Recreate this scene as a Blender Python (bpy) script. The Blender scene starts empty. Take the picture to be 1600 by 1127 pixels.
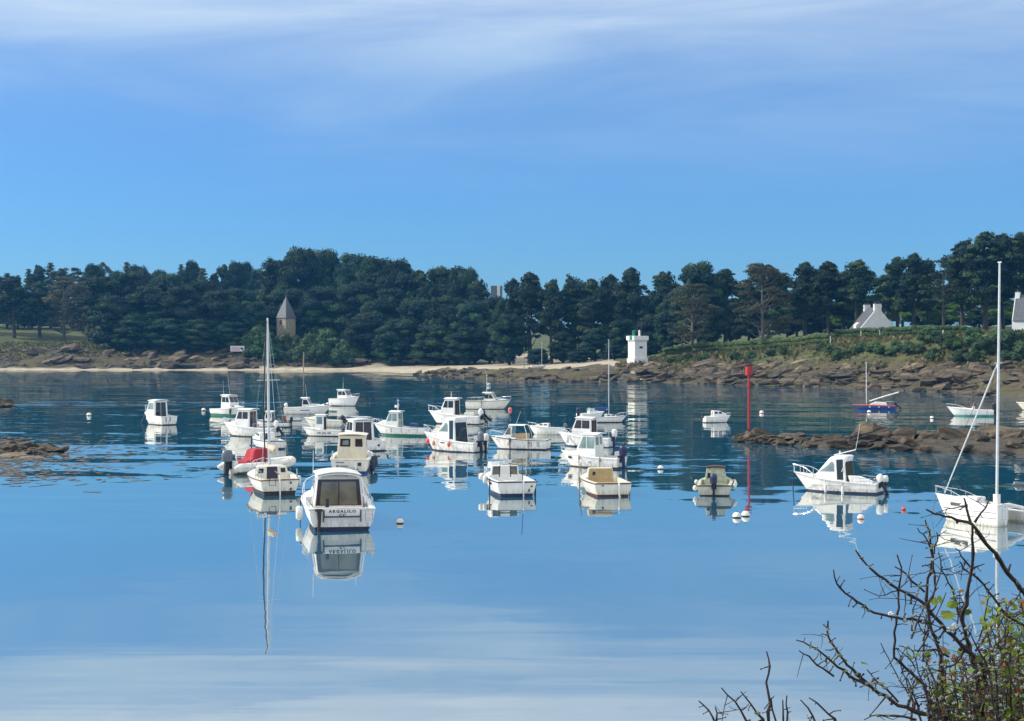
import bpy, math, random
import numpy as np
from mathutils import Vector, Matrix, noise as mnoise

# ------------------------------------------------------------------ camera, sky, sun, exposure
SC = bpy.context.scene
COL = SC.collection
F, HZ, H = 2400.0, 540.0, 7.0            # focal length (px of the 1600 px frame), horizon row, eye height above the water
cd = bpy.data.cameras.new('camera')
cam = bpy.data.objects.new('camera', cd)
COL.objects.link(cam)
cd.sensor_fit = 'HORIZONTAL'
cd.sensor_width = 36.0
cd.lens = 36.0 * F / 1600.0
cd.shift_y = -(563.5 - HZ) / 1600.0
cd.clip_start, cd.clip_end = 0.1, 6000.0
cam.location = (0, 0, H)
cam.rotation_euler = (math.radians(90), 0, 0)
SC.camera = cam

SUN_EL, SUN_AZ = math.radians(38), math.radians(173)      # azimuth counted from +X towards +Y: from the left, a touch beyond
sun_dir = Vector((math.cos(SUN_EL) * math.cos(SUN_AZ), math.cos(SUN_EL) * math.sin(SUN_AZ), math.sin(SUN_EL)))
sd = bpy.data.lights.new('sun', 'SUN')
sd.energy, sd.angle, sd.color = 4.8, math.radians(0.55), (1.0, 0.95, 0.86)
sun = bpy.data.objects.new('sun', sd)
sun.rotation_euler = (-sun_dir).to_track_quat('-Z', 'Y').to_euler()
sun.location = (-60, 60, 90)
COL.objects.link(sun)

W = bpy.data.worlds.new('World')
SC.world = W
W.use_nodes = True
wn, wl = W.node_tree.nodes, W.node_tree.links
for n in list(wn): wn.remove(n)
def wnode(t, **k):
    n = wn.new(t)
    for a, v in k.items(): setattr(n, a, v)
    return n
w_out = wnode('ShaderNodeOutputWorld'); w_bg = wnode('ShaderNodeBackground')
w_bg.inputs['Strength'].default_value = 0.10
sky = wnode('ShaderNodeTexSky', sky_type='NISHITA', sun_disc=False, sun_elevation=SUN_EL,
            sun_rotation=math.pi / 2 - SUN_AZ, altitude=0, air_density=1.0, dust_density=0.2, ozone_density=4.0)
tint = wnode('ShaderNodeMix', data_type='RGBA', blend_type='MULTIPLY'); tint.inputs[0].default_value = 1.0
tint.inputs[7].default_value = (0.45, 0.85, 1.36, 1)
wl.new(sky.outputs[0], tint.inputs[6])
tc = wnode('ShaderNodeTexCoord'); sx = wnode('ShaderNodeSeparateXYZ')
wl.new(tc.outputs['Generated'], sx.inputs[0])
mp = wnode('ShaderNodeMapping'); mp.inputs['Scale'].default_value = (2.6, 2.6, 18.0); mp.inputs['Rotation'].default_value = (0.0, 0.03, 0.4); mp.inputs['Location'].default_value = (1.3, 0.4, 2.15)
wl.new(tc.outputs['Generated'], mp.inputs[0])
cn = wnode('ShaderNodeTexNoise'); cn.inputs['Scale'].default_value = 1.0; cn.inputs['Detail'].default_value = 6.0
cn.inputs['Roughness'].default_value = 0.58; cn.inputs['Distortion'].default_value = 0.9
wl.new(mp.outputs[0], cn.inputs['Vector'])
el = wnode('ShaderNodeMapRange', interpolation_type='SMOOTHSTEP')      # the veil of cloud starts a few degrees up and goes on overhead
el.inputs[1].default_value, el.inputs[2].default_value = 0.055, 0.25
wl.new(sx.outputs[2], el.inputs[0])
cr = wnode('ShaderNodeMapRange', interpolation_type='SMOOTHSTEP')
cr.inputs[1].default_value, cr.inputs[2].default_value = 0.25, 0.75; cr.inputs[4].default_value = 0.62
wl.new(cn.outputs[0], cr.inputs[0])
ma = wnode('ShaderNodeMath', operation='MULTIPLY_ADD')                  # cover = el * (0.25 + noise)
ad = wnode('ShaderNodeMath', operation='ADD'); ad.inputs[1].default_value = 0.34
wl.new(cr.outputs[0], ad.inputs[0])
cov = wnode('ShaderNodeMath', operation='MULTIPLY', use_clamp=True)
wl.new(ad.outputs[0], cov.inputs[0]); wl.new(el.outputs[0], cov.inputs[1])
cmix = wnode('ShaderNodeMix', data_type='RGBA')
ccol = wnode('ShaderNodeMix', data_type='RGBA')                         # cloud light, in the sky texture's own units: bluer low down, whiter overhead
ccol.inputs[6].default_value, ccol.inputs[7].default_value = (4.9, 6.9, 9.0, 1), (10.6, 11.0, 11.3, 1)
e2 = wnode('ShaderNodeMapRange', interpolation_type='SMOOTHSTEP')      # the cover closes overhead
e2.inputs[1].default_value, e2.inputs[2].default_value, e2.inputs[4].default_value = 0.17, 0.36, 0.6
wl.new(sx.outputs[2], e2.inputs[0])
c2 = wnode('ShaderNodeMath', operation='ADD', use_clamp=True); wl.new(cov.outputs[0], c2.inputs[0]); wl.new(e2.outputs[0], c2.inputs[1])
wl.new(c2.outputs[0], cmix.inputs[0]); e3 = wnode('ShaderNodeMapRange', interpolation_type='SMOOTHSTEP'); e3.inputs[1].default_value, e3.inputs[2].default_value = 0.15, 0.31; wl.new(sx.outputs[2], e3.inputs[0]); wl.new(e3.outputs[0], ccol.inputs[0]); wl.new(ccol.outputs[2], cmix.inputs[7]); wl.new(tint.outputs[2], cmix.inputs[6])
wl.new(cmix.outputs[2], w_bg.inputs[0]); wl.new(w_bg.outputs[0], w_out.inputs[0])

SC.view_settings.view_transform = 'Standard'
SC.view_settings.look = 'None'
SC.view_settings.exposure = 0.0
SC.view_settings.gamma = 1.0
SC.view_settings.use_curve_mapping = False
SC.cycles.max_bounces = 6
SC.cycles.transparent_max_bounces = 12
SC.cycles.volume_bounces = 0

# ------------------------------------------------------------------ helpers
RND = random.Random(11)
def P(px, py):                              # photograph pixel of a point on the water -> place on the water
    Y = F * H / (py - HZ)
    return Vector(((px - 800.0) / F * Y, Y, 0.0))
def XZ(px, py, Y):                          # pixel at a known distance
    return (px - 800.0) / F * Y, H - (py - HZ) / F * Y

def mesh(name, verts, faces, mats, fmat=None, smooth=False):
    me = bpy.data.meshes.new(name)
    me.from_pydata([tuple(v) for v in verts], [], [tuple(f) for f in faces])
    if not isinstance(mats, (list, tuple)): mats = [mats]
    for m in mats: me.materials.append(m)
    if fmat is not None: me.polygons.foreach_set('material_index', list(fmat))
    if smooth: me.polygons.foreach_set('use_smooth', [True] * len(me.polygons))
    me.update()
    return me
def link(name, me, parent=None, loc=None, rot=None, scale=None):
    o = bpy.data.objects.new(name, me)
    COL.objects.link(o)
    if parent is not None: o.parent = parent
    if loc is not None: o.location = loc
    if rot is not None: o.rotation_euler = rot
    if scale is not None: o.scale = scale if hasattr(scale, '__len__') else (scale,) * 3
    return o
def tag(o, label=None, cat=None, group=None, kind=None):
    if label: o['label'] = label
    if cat: o['category'] = cat
    if group: o['group'] = group
    if kind: o['kind'] = kind
    return o
def copy_tree(src, parent=None):
    c = src.copy(); COL.objects.link(c); c.parent = parent
    for ch in list(src.children): copy_tree(ch, c)
    return c

class MB:                                   # collects shapes for one mesh
    def __init__(s): s.v, s.f, s.m = [], [], []
    def add(s, v, f, m=0):
        b = len(s.v); s.v += [tuple(x) for x in v]
        s.f += [tuple(i + b for i in q) for q in f]; s.m += [m] * len(f); return s
    def box(s, c, d, m=0, rz=0.0):
        x, y, z = d[0] / 2, d[1] / 2, d[2] / 2
        ca, sa = math.cos(rz), math.sin(rz)
        vs = []
        for k in range(8):
            a, b, e = (x if k & 1 else -x), (y if k & 2 else -y), (z if k & 4 else -z)
            vs.append((c[0] + a * ca - b * sa, c[1] + a * sa + b * ca, c[2] + e))
        return s.add(vs, [(0, 2, 3, 1), (4, 5, 7, 6), (0, 1, 5, 4), (2, 6, 7, 3), (0, 4, 6, 2), (1, 3, 7, 5)], m)
    def tube(s, pts, r, n=6, m=0):
        pts = [Vector(p) for p in pts]
        rs = list(r) if hasattr(r, '__len__') else [r] * len(pts)
        vs, fs = [], []
        up = None
        for i, p in enumerate(pts):
            t = (pts[min(i + 1, len(pts) - 1)] - pts[max(i - 1, 0)])
            if t.length < 1e-9: t = Vector((0, 0, 1))
            t.normalize()
            if up is None: up = t.orthogonal().normalized()
            up = up - t * up.dot(t)
            up = up.normalized() if up.length > 1e-6 else t.orthogonal().normalized()
            sd_ = t.cross(up)
            for k in range(n):
                a = 2 * math.pi * k / n
                vs.append(p + (up * math.cos(a) + sd_ * math.sin(a)) * rs[i])
        for i in range(len(pts) - 1):
            for k in range(n):
                a, b = i * n + k, i * n + (k + 1) % n
                fs.append((a, b, b + n, a + n))
        fs.append(tuple(range(n - 1, -1, -1))); fs.append(tuple(range((len(pts) - 1) * n, len(pts) * n)))
        return s.add(vs, fs, m)
    def ell(s, c, r, nu=10, nv=6, m=0):     # ellipsoid
        vs, fs = [], []
        for j in range(nv + 1):
            th = math.pi * j / nv
            for k in range(nu):
                ph = 2 * math.pi * k / nu
                vs.append((c[0] + r[0] * math.sin(th) * math.cos(ph), c[1] + r[1] * math.sin(th) * math.sin(ph), c[2] + r[2] * math.cos(th)))
        for j in range(nv):
            for k in range(nu):
                a, b = j * nu + k, j * nu + (k + 1) % nu
                fs.append((a, a + nu, b + nu, b))
        return s.add(vs, fs, m)
    def prism(s, poly, axis_fn, m=0):       # poly of 2-D points, axis_fn(pt, side) -> 3-D, capped both ends
        n = len(poly)
        vs = [axis_fn(p, 0) for p in poly] + [axis_fn(p, 1) for p in poly]
        fs = [tuple(range(n - 1, -1, -1)), tuple(range(n, 2 * n))] + [(i, (i + 1) % n, (i + 1) % n + n, i + n) for i in range(n)]
        return s.add(vs, fs, m)
    def build(s, name, mats, parent=None, smooth=False, **k):
        return link(name, mesh(name, s.v, s.f, mats, s.m, smooth), parent, **k)
def bevel(o, w=0.03, seg=2, ang=35):
    b = o.modifiers.new('bevel', 'BEVEL'); b.width = w; b.segments = seg; b.limit_method = 'ANGLE'; b.angle_limit = math.radians(ang)
    return o
def empty(name, loc=(0, 0, 0), rz=0.0, scale=1.0):
    o = bpy.data.objects.new(name, None); COL.objects.link(o)
    o.location = loc; o.rotation_euler = (0, 0, rz); o.scale = (scale,) * 3; o.empty_display_size = 0.2
    return o

# ------------------------------------------------------------------ materials
def nodes_of(m):
    m.use_nodes = True
    return m.node_tree.nodes, m.node_tree.links, m.node_tree.nodes['Principled BSDF']
def mat(name, col, rough=0.5, var=0.12, scale=3.0, bump=0.0, bscale=20.0, col2=None, coords='Object', metallic=0.0, spec=0.5, stretch=None, detail=5.0, lo=0.35, hi=0.65):
    m = bpy.data.materials.new(name)
    n, l, b = nodes_of(m)
    b.inputs['Roughness'].default_value = rough; b.inputs['Metallic'].default_value = metallic
    b.inputs['Specular IOR Level'].default_value = spec
    t = n.new('ShaderNodeTexCoord'); mp_ = n.new('ShaderNodeMapping'); l.new(t.outputs[coords], mp_.inputs[0])
    if stretch: mp_.inputs['Scale'].default_value = stretch
    nz = n.new('ShaderNodeTexNoise'); nz.inputs['Scale'].default_value = scale; nz.inputs['Detail'].default_value = detail
    l.new(mp_.outputs[0], nz.inputs['Vector'])
    r = n.new('ShaderNodeMapRange'); r.inputs[1].default_value, r.inputs[2].default_value = lo, hi
    l.new(nz.outputs[0], r.inputs[0])
    mx = n.new('ShaderNodeMix'); mx.data_type = 'RGBA'
    c2 = col2 if col2 else tuple(c * (1 - 2 * var) for c in col)
    mx.inputs[6].default_value = (*c2, 1); mx.inputs[7].default_value = (*col, 1)
    l.new(r.outputs[0], mx.inputs[0]); l.new(mx.outputs[2], b.inputs['Base Color'])
    if bump:
        bn = n.new('ShaderNodeTexNoise'); bn.inputs['Scale'].default_value = bscale; bn.inputs['Detail'].default_value = 6
        l.new(mp_.outputs[0], bn.inputs['Vector'])
        bp = n.new('ShaderNodeBump'); bp.inputs['Strength'].default_value = bump; bp.inputs['Distance'].default_value = 0.1
        l.new(bn.outputs[0], bp.inputs['Height']); l.new(bp.outputs[0], b.inputs['Normal'])
    return m
def leafmat(name, col, col2, transl=0.08, vary=0.35):
    m = bpy.data.materials.new(name)
    n, l, b = nodes_of(m)
    b.inputs['Roughness'].default_value = 0.65; b.inputs['Specular IOR Level'].default_value = 0.2
    at = n.new('ShaderNodeAttribute'); at.attribute_name = 'tone'
    mx = n.new('ShaderNodeMix'); mx.data_type = 'RGBA'
    mx.inputs[6].default_value = (*col, 1); mx.inputs[7].default_value = (*col2, 1)
    l.new(at.outputs['Fac'], mx.inputs[0])
    oi = n.new('ShaderNodeObjectInfo'); hs = n.new('ShaderNodeHueSaturation')
    mr = n.new('ShaderNodeMapRange'); mr.inputs[3].default_value, mr.inputs[4].default_value = 1 - vary, 1 + vary
    l.new(oi.outputs['Random'], mr.inputs[0]); l.new(mr.outputs[0], hs.inputs['Value']); wn_ = n.new('ShaderNodeTexWhiteNoise'); wn_.noise_dimensions = '1D'; l.new(oi.outputs['Random'], wn_.inputs['W']); hr = n.new('ShaderNodeMapRange'); hr.inputs[3].default_value, hr.inputs[4].default_value = .475, .525; l.new(wn_.outputs[0], hr.inputs[0]); l.new(hr.outputs[0], hs.inputs['Hue']); l.new(mx.outputs[2], hs.inputs['Color'])
    l.new(hs.outputs[0], b.inputs['Base Color'])
    tr = n.new('ShaderNodeBsdfTranslucent'); l.new(hs.outputs[0], tr.inputs[0])
    ms = n.new('ShaderNodeMixShader'); ms.inputs[0].default_value = transl
    l.new(b.outputs[0], ms.inputs[1]); l.new(tr.outputs[0], ms.inputs[2])
    l.new(ms.outputs[0], n['Material Output'].inputs[0])
    return m
M = {}
M['pine'] = leafmat('pine_needles', (0.002, 0.019, 0.022), (0.058, 0.092, 0.024))  # bluish dark holds shade, lighter green holds sunlight; tone mixes the two
M['cypress'] = leafmat('cypress_needles', (0.002, 0.018, 0.023), (0.042, 0.088, 0.026))  # same split: shade blue and sunlit green put into the needle colours
M['brown'] = leafmat('thin_cypress_needles', (0.034, 0.044, 0.026), (0.105, 0.100, 0.052))
M['spruce'] = leafmat('pale_conifer_needles', (0.040, 0.066, 0.036), (0.090, 0.120, 0.056))
M['lime'] = leafmat('fresh_leaves', (0.060, 0.120, 0.020), (0.150, 0.240, 0.040), 0.35)
M['shrub'] = leafmat('shrub_leaves', (0.026, 0.060, 0.020), (0.080, 0.130, 0.040))
M['hedge'] = leafmat('hedge_leaves', (0.020, 0.046, 0.020), (0.050, 0.090, 0.032))
M['clipped'] = leafmat('clipped_hedge_leaves', (0.050, 0.090, 0.030), (0.115, 0.165, 0.052))
M['tuft'] = leafmat('rough_grass', (0.050, 0.072, 0.020), (0.190, 0.170, 0.075), .2)
M['bark'] = mat('bark', (0.080, 0.062, 0.048), 0.9, 0.25, 4.0)
M['greybark'] = mat('grey_bark', (0.17, 0.15, 0.13), 0.9, 0.25, 4.0)
M['rock'] = mat('shore_rock', (0.122, 0.088, 0.052), 0.85, scale=1.8, bump=1.0, bscale=5, col2=(0.022, 0.018, 0.014), stretch=(1, 1, 3.5))
M['rock_pale'] = mat('pale_rock', (0.24, 0.185, 0.115), 0.85, scale=1.8, bump=1.0, bscale=5, col2=(0.07, 0.052, 0.034), stretch=(1, 1, 3.5))
M['rock_dark'] = mat('weedy_rock', (0.060, 0.046, 0.026), 0.8, scale=1.6, bump=0.8, bscale=6, col2=(0.014, 0.013, 0.012), stretch=(1, 1, 3))
M['slate'] = mat('slate', (0.10, 0.11, 0.13), 0.6, 0.2, 3.0, bump=0.3, bscale=8)
M['stone'] = mat('tower_stone', (0.40, 0.33, 0.24), 0.9, scale=2.2, col2=(0.24, 0.20, 0.15), bump=0.4, bscale=5)
M['render'] = mat('white_render', (0.80, 0.80, 0.78), 0.8, 0.06, 1.2)
M['hole'] = mat('dark_opening', (0.03, 0.028, 0.03), 0.5, 0.2, 4.0)

# ------------------------------------------------------------------ water
def water_material():
    m = bpy.data.materials.new('sea_water'); m.use_nodes = True
    n, l = m.node_tree.nodes, m.node_tree.links
    for x in list(n): n.remove(x)
    def N(t, **k):
        x = n.new(t)
        for a, v in k.items(): setattr(x, a, v)
        return x
    geo = N('ShaderNodeNewGeometry')
    def slopes(scale, detail, amp, stretch=(1, 1, 1), off=0.0, rough=0.5):
        mp_ = N('ShaderNodeMapping'); mp_.inputs['Scale'].default_value = stretch; mp_.inputs['Location'].default_value = (off, off * 1.7, off)
        l.new(geo.outputs['Position'], mp_.inputs[0])
        t = N('ShaderNodeTexNoise'); t.inputs['Scale'].default_value = scale; t.inputs['Detail'].default_value = detail; t.inputs['Roughness'].default_value = rough
        l.new(mp_.outputs[0], t.inputs['Vector'])
        s = N('ShaderNodeVectorMath', operation='SUBTRACT'); s.inputs[1].default_value = (0.5, 0.5, 0.5)
        l.new(t.outputs['Color'], s.inputs[0])
        k = N('ShaderNodeVectorMath', operation='MULTIPLY'); k.inputs[1].default_value = (amp * 0.5, amp, 0)
        l.new(s.outputs[0], k.inputs[0])
        return k.outputs[0]
    def mask(scale, stretch, a, b, off):
        mp_ = N('ShaderNodeMapping'); mp_.inputs['Scale'].default_value = stretch; mp_.inputs['Location'].default_value = (off, off, 0)
        l.new(geo.outputs['Position'], mp_.inputs[0])
        t = N('ShaderNodeTexNoise'); t.inputs['Scale'].default_value = scale; t.inputs['Detail'].default_value = 2.0
        l.new(mp_.outputs[0], t.inputs['Vector'])
        r = N('ShaderNodeMapRange', interpolation_type='SMOOTHSTEP'); r.inputs[1].default_value, r.inputs[2].default_value = a, b
        l.new(t.outputs[0], r.inputs[0])
        return r.outputs[0]
    def times(v, f):
        k = N('ShaderNodeVectorMath', operation='SCALE'); l.new(v, k.inputs[0]); l.new(f, k.inputs['Scale']); return k.outputs[0]
    def plus(a, b):
        k = N('ShaderNodeVectorMath', operation='ADD'); l.new(a, k.inputs[0]); l.new(b, k.inputs[1]); return k.outputs[0]
    def mul(a, b):
        k = N('ShaderNodeMath', operation='MULTIPLY'); l.new(a, k.inputs[0]); l.new(b, k.inputs[1]); return k.outputs[0]
    sp = N('ShaderNodeSeparateXYZ'); l.new(geo.outputs['Position'], sp.inputs[0])
    def rng(a, b, c, d):
        r = N('ShaderNodeMapRange', interpolation_type='SMOOTHSTEP')
        for i, v in zip((1, 2, 3, 4), (a, b, c, d)): r.inputs[i].default_value = v
        l.new(sp.outputs[1], r.inputs[0]); return r.outputs[0]
    swell = slopes(0.34, 2.5, 0.080, (0.30, 1.0, 1), 3.0)                # long low ripples
    swell = times(swell, mul(rng(56, 76, 0.14, 1.0), rng(150, 260, 1.0, 0.8)))
    glass = slopes(0.13, 2.5, 0.026, (0.30, 1.0, 1), 9.0)                # near-glassy basin
    fine = slopes(2.0, 2.0, 0.075, (0.5, 1.0, 1), 17.0)
    fine = times(fine, mul(mask(0.018, (0.5, 1.6, 1), 0.36, 0.62, 5.0), rng(45, 100, 0.16, 1.0)))
    wind = slopes(0.9, 3.0, 0.36, (0.30, 1.0, 1), 31.0)                  # breeze on the far water
    wind = times(wind, mul(mask(0.030, (0.22, 1.3, 1), 0.42, 0.62, 40.0), mul(rng(135, 190, 0.0, 1.0), rng(330, 410, 1.0, 0.1))))
    cat = slopes(0.55, 3.0, 0.044, (0.07, 1.0, 1), 57.0, .6)             # slow cat's-paws, long faint streaks on the calm part
    cat = times(cat, mask(0.045, (0.35, 1.0, 1), 0.44, 0.64, 71.0))
    swell = plus(swell, cat)
    tot = plus(plus(swell, glass), plus(fine, wind))
    up = N('ShaderNodeVectorMath', operation='ADD'); up.inputs[1].default_value = (0, 0, 1); l.new(tot, up.inputs[0])
    nm = N('ShaderNodeVectorMath', operation='NORMALIZE'); l.new(up.outputs[0], nm.inputs[0])
    body = N('ShaderNodeBsdfDiffuse'); body.inputs[0].default_value = (0.010, 0.110, 0.200, 1)
    gl = N('ShaderNodeBsdfGlossy'); gl.inputs['Roughness'].default_value = 0.02; gl.inputs[0].default_value = (0.96, 0.92, 0.84, 1)
    l.new(nm.outputs[0], gl.inputs['Normal'])
    fr = N('ShaderNodeFresnel'); fr.inputs[0].default_value = 1.8; l.new(nm.outputs[0], fr.inputs['Normal'])
    sh = N('ShaderNodeMath', operation='MULTIPLY_ADD'); sh.inputs[1].default_value, sh.inputs[2].default_value = .36, .56; l.new(fr.outputs[0], sh.inputs[0])
    mx = N('ShaderNodeMixShader'); l.new(sh.outputs[0], mx.inputs[0]); l.new(body.outputs[0], mx.inputs[1]); l.new(gl.outputs[0], mx.inputs[2])
    o = N('ShaderNodeOutputMaterial'); l.new(mx.outputs[0], o.inputs[0])
    return m
wm = water_material()
tag(link('water', mesh('water', [(-2500, -60, 0), (2500, -60, 0), (2500, 3500, 0), (-2500, 3500, 0)], [(0, 1, 2, 3)], wm)), kind='structure')

# ------------------------------------------------------------------ land
KD = [-30, -12, 0, 4, 10, 20, 40, 80, 200, 600]
#        X     Y    z at the knots from 4 m inland on              sand from, to
SH = [(-420, 330, (.5, 1.1, 4.5, 7, 10, 15, 22), 0, 6),
      (-230, 425, (.5, 1.1, 4.5, 7, 10, 15, 22), 0, 6),
      (-147, 442, (.5, 1.1, 4.8, 7.3, 11.5, 16, 22), 0, 2.6),
      (-91, 436, (.5, 1.2, 5.0, 7.5, 11, 16, 22), 0, 3.4),
      (-43, 431, (.5, 1.2, 3.6, 6.5, 10, 15, 22), 0, 6),
      (-26, 391, (.4, .9, 1.6, 3.0, 8, 14, 20), 0, 36),
      (-14, 336, (.5, 1.0, 1.5, 2.3, 4.2, 10, 18), 9, 74),
      (7.4, 297, (.6, 1.1, 1.6, 2.3, 4.1, 9, 16), 20, 86),
      (17, 296, (.7, 1.4, 2.2, 2.8, 4.6, 9, 16), 40, 70),
      (24.6, 295, (.9, 1.8, 3.3, 4.0, 5.2, 9, 16), 0, 0),
      (35, 280, (.8, 1.9, 3.9, 6.0, 7.6, 10.5, 17), 0, 0),
      (53, 254.5, (.9, 2.8, 6.6, 8.3, 9.6, 12, 18), 0, 0),
      (63, 233, (.9, 3.2, 7.9, 9.2, 10.6, 13, 18), 0, 0),
      (70, 205, (.9, 3.2, 7.9, 9.2, 10.6, 13, 18), 0, 0),
      (90, 150, (.9, 3.2, 7.9, 9.2, 10.6, 13, 18), 0, 0),
      (150, 90, (.9, 3.2, 7.9, 9.2, 10.6, 13, 18), 0, 0),
      (260, 70, (.9, 3.2, 7.9, 9.2, 10.6, 13, 18), 0, 0)]
def land(x, y):
    """signed distance to the shore, height, sand limits for arrays of points"""
    x, y = np.asarray(x, float), np.asarray(y, float)
    best = np.full(x.shape, 1e9); d = np.zeros(x.shape)
    for a, b in zip(SH[:-1], SH[1:]):
        ax, ay, bx, by = a[0], a[1], b[0], b[1]
        dx, dy = bx - ax, by - ay
        t = np.clip(((x - ax) * dx + (y - ay) * dy) / (dx * dx + dy * dy), 0, 1)
        q = np.hypot(x - ax - t * dx, y - ay - t * dy)
        side = np.sign(dx * (y - ay) - dy * (x - ax))
        k = q < best
        best = np.where(k, q, best); d = np.where(k, q * side, d)
    az = x / np.maximum(y, 1.0); AZ = [p[0] / p[1] for p in SH]            # the profile inland changes with the bearing round the bay
    ks = [np.full(x.shape, v) for v in (-5.0, -2.2, 0.0)] + [np.interp(az, AZ, [p[2][j] for p in SH]) for j in range(7)]
    z = ks[0].copy()
    for j in range(len(KD) - 1):
        t = np.clip((d - KD[j]) / (KD[j + 1] - KD[j]), 0, 1)
        z = np.where(d >= KD[j], ks[j] + (ks[j + 1] - ks[j]) * t, z)
    s0 = np.interp(az, AZ, [p[3] for p in SH]); s1 = np.interp(az, AZ, [p[4] for p in SH])
    return d, z, s0, s1
def rough_noise(x, y):
    return np.array([mnoise.fractal(Vector((float(a) * .11, float(b) * .11, 0)), 0.8, 2.1, 5) for a, b in zip(np.ravel(x), np.ravel(y))]).reshape(np.shape(x))
def relief(X, Y):
    """the land with its bumps and ledges: shore distance, height, bump noise, sand mask"""
    d, z, s0, s1 = land(X, Y)
    nz = rough_noise(X, Y)
    sand = (d > s0 - 1.5) & (d < s1) & (s1 > 1)
    cliff = np.clip((d - 1) / 4, 0, 1) * np.clip((22 - d) / 9, 0, 1)
    z = z + np.where(sand, 0.10, 0.22 + 0.85 * cliff) * nz * np.clip(d + 6, 0, 6) / 6
    ledge = rough_noise(X * 3.1 + Y * 1.2, Y * 3.4 - X * .8 + 50)          # broken ledges on the rocky parts
    z = z + np.where(sand, 0, .75 * cliff) * np.abs(ledge)
    return d, z, nz, sand, s1
def ground_z(x, y):
    return float(relief(np.array([x]), np.array([y]))[1][0])
def spot(px, py, Y0=190.0, Y1=600.0):        # where the line of sight through a photo pixel meets the land
    Y = np.arange(Y0, Y1, 1.0); X = (px - 800) / F * Y
    z = relief(X, Y)[1]; zr = H - (py - HZ) / F * Y
    k = np.nonzero((z >= zr) & (z > .05))[0]
    i = int(k[0]) if len(k) else len(Y) - 1
    return float(X[i]), float(Y[i]), float(z[i])
def make_land():
    gx = np.concatenate([np.arange(-420, -160, 8.0), np.arange(-160, 16, 1.9), np.arange(16, 100, .95), np.arange(100, 262, 8.0)])
    gy = np.concatenate([np.arange(60, 200, 5.0), np.arange(200, 330, .95), np.arange(330, 470, 1.9), np.arange(470, 600, 4.0), np.arange(600, 1000, 20.0)])
    X, Y = np.meshgrid(gx, gy)
    d, z, nz, sand, s1 = relief(X, Y)
    nX = len(gx)
    keep = d > -26
    idx = -np.ones(X.size, int); kf = keep.ravel(); idx[kf] = np.arange(kf.sum())
    vs = np.stack([X, Y, z], -1).reshape(-1, 3)[kf]
    fs = []
    for j in range(len(gy) - 1):
        for i in range(nX - 1):
            q = (j * nX + i, j * nX + i + 1, (j + 1) * nX + i + 1, (j + 1) * nX + i)
            r = idx[list(q)]
            if (r >= 0).all(): fs.append(tuple(int(k) for k in r))
    me = mesh('land', vs, fs, M['land'], None, True)
    sa = np.where(sand, 1.0, 0.0)
    gr = np.clip((d - np.maximum(s1, 0) - np.where(X > 20, 11, 17) + 6 * nz) / 7, 0, 1)
    a = me.attributes.new('sand', 'FLOAT', 'POINT'); a.data.foreach_set('value', sa.ravel()[kf].astype(np.float32))
    a = me.attributes.new('grass', 'FLOAT', 'POINT'); a.data.foreach_set('value', gr.ravel()[kf].astype(np.float32))
    return tag(link('land', me), kind='structure')
def land_material():
    m = bpy.data.materials.new('land'); n, l, b = nodes_of(m)
    b.inputs['Roughness'].default_value = 0.9; b.inputs['Specular IOR Level'].default_value = 0.2
    t = n.new('ShaderNodeTexCoord')
    def nz(s, d=6):
        x = n.new('ShaderNodeTexNoise'); x.inputs['Scale'].default_value = s; x.inputs['Detail'].default_value = d
        l.new(t.outputs['Object'], x.inputs['Vector'])
        r = n.new('ShaderNodeMapRange'); r.inputs[1].default_value, r.inputs[2].default_value = .36, .64
        l.new(x.outputs[0], r.inputs[0]); return r.outputs[0]
    def mix(f, a, c):
        x = n.new('ShaderNodeMix'); x.data_type = 'RGBA'
        for s, v in ((0, f), (6, a), (7, c)):
            if isinstance(v, tuple): x.inputs[s].default_value = (*v, 1)
            else: l.new(v, x.inputs[s])
        return x.outputs[2]
    def attr(k):
        x = n.new('ShaderNodeAttribute'); x.attribute_name = k; return x.outputs['Fac']
    rock = mix(nz(0.9), (0.016, 0.015, 0.014), (0.100, 0.078, 0.052))
    rock = mix(nz(0.10), rock, (0.085, 0.075, 0.035))
    grass = mix(nz(0.35), (0.034, 0.054, 0.016), (0.100, 0.105, 0.040))
    sand = mix(nz(0.4), (0.30, 0.26, 0.19), (0.44, 0.39, 0.30))
    c = mix(attr('sand'), mix(attr('grass'), rock, grass), sand)
    l.new(c, b.inputs['Base Color'])
    return m
M['land'] = land_material()
make_land()
def tufts():                                # rough grass on the bank and round the lawns
    rng = np.random.default_rng(9); pts = []
    while len(pts) < 11000:
        if rng.random() < .82: X, Y = rng.uniform(22, 100, 400), rng.uniform(215, 330, 400)
        else: X, Y = rng.uniform(-160, -95, 400), rng.uniform(455, 500, 400)
        d, z, s0, s1 = land(X, Y); k = (d > 9 + 3 * rng.random(400)) & (d < 46)
        pts += list(zip(X[k], Y[k], z[k]))
    c = np.array(pts); n = len(c); h = rng.uniform(.25, .75, n); a = rng.uniform(0, 6.28, n); w = rng.uniform(.12, .4, n)
    u = np.stack([np.cos(a), np.sin(a), 0 * a], 1) * w[:, None]; ln = rng.normal(size=(n, 3)) * .2; ln[:, 2] = h
    V = np.stack([c - u, c + u, c + u * .5 + ln, c - u * .6 + ln * .8], 1).reshape(-1, 3)
    me = mesh('rough_grass', V, [tuple(int(q) for q in r) for r in np.arange(n * 4).reshape(n, 4)], M['tuft'])
    t = me.attributes.new('tone', 'FLOAT', 'POINT'); t.data.foreach_set('value', np.repeat(rng.random(n), 4).astype(np.float32))
    tag(link('rough_grass', me), 'rough tufted grass on the bank above the shore rocks', 'grass', kind='stuff')
tufts()

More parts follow.
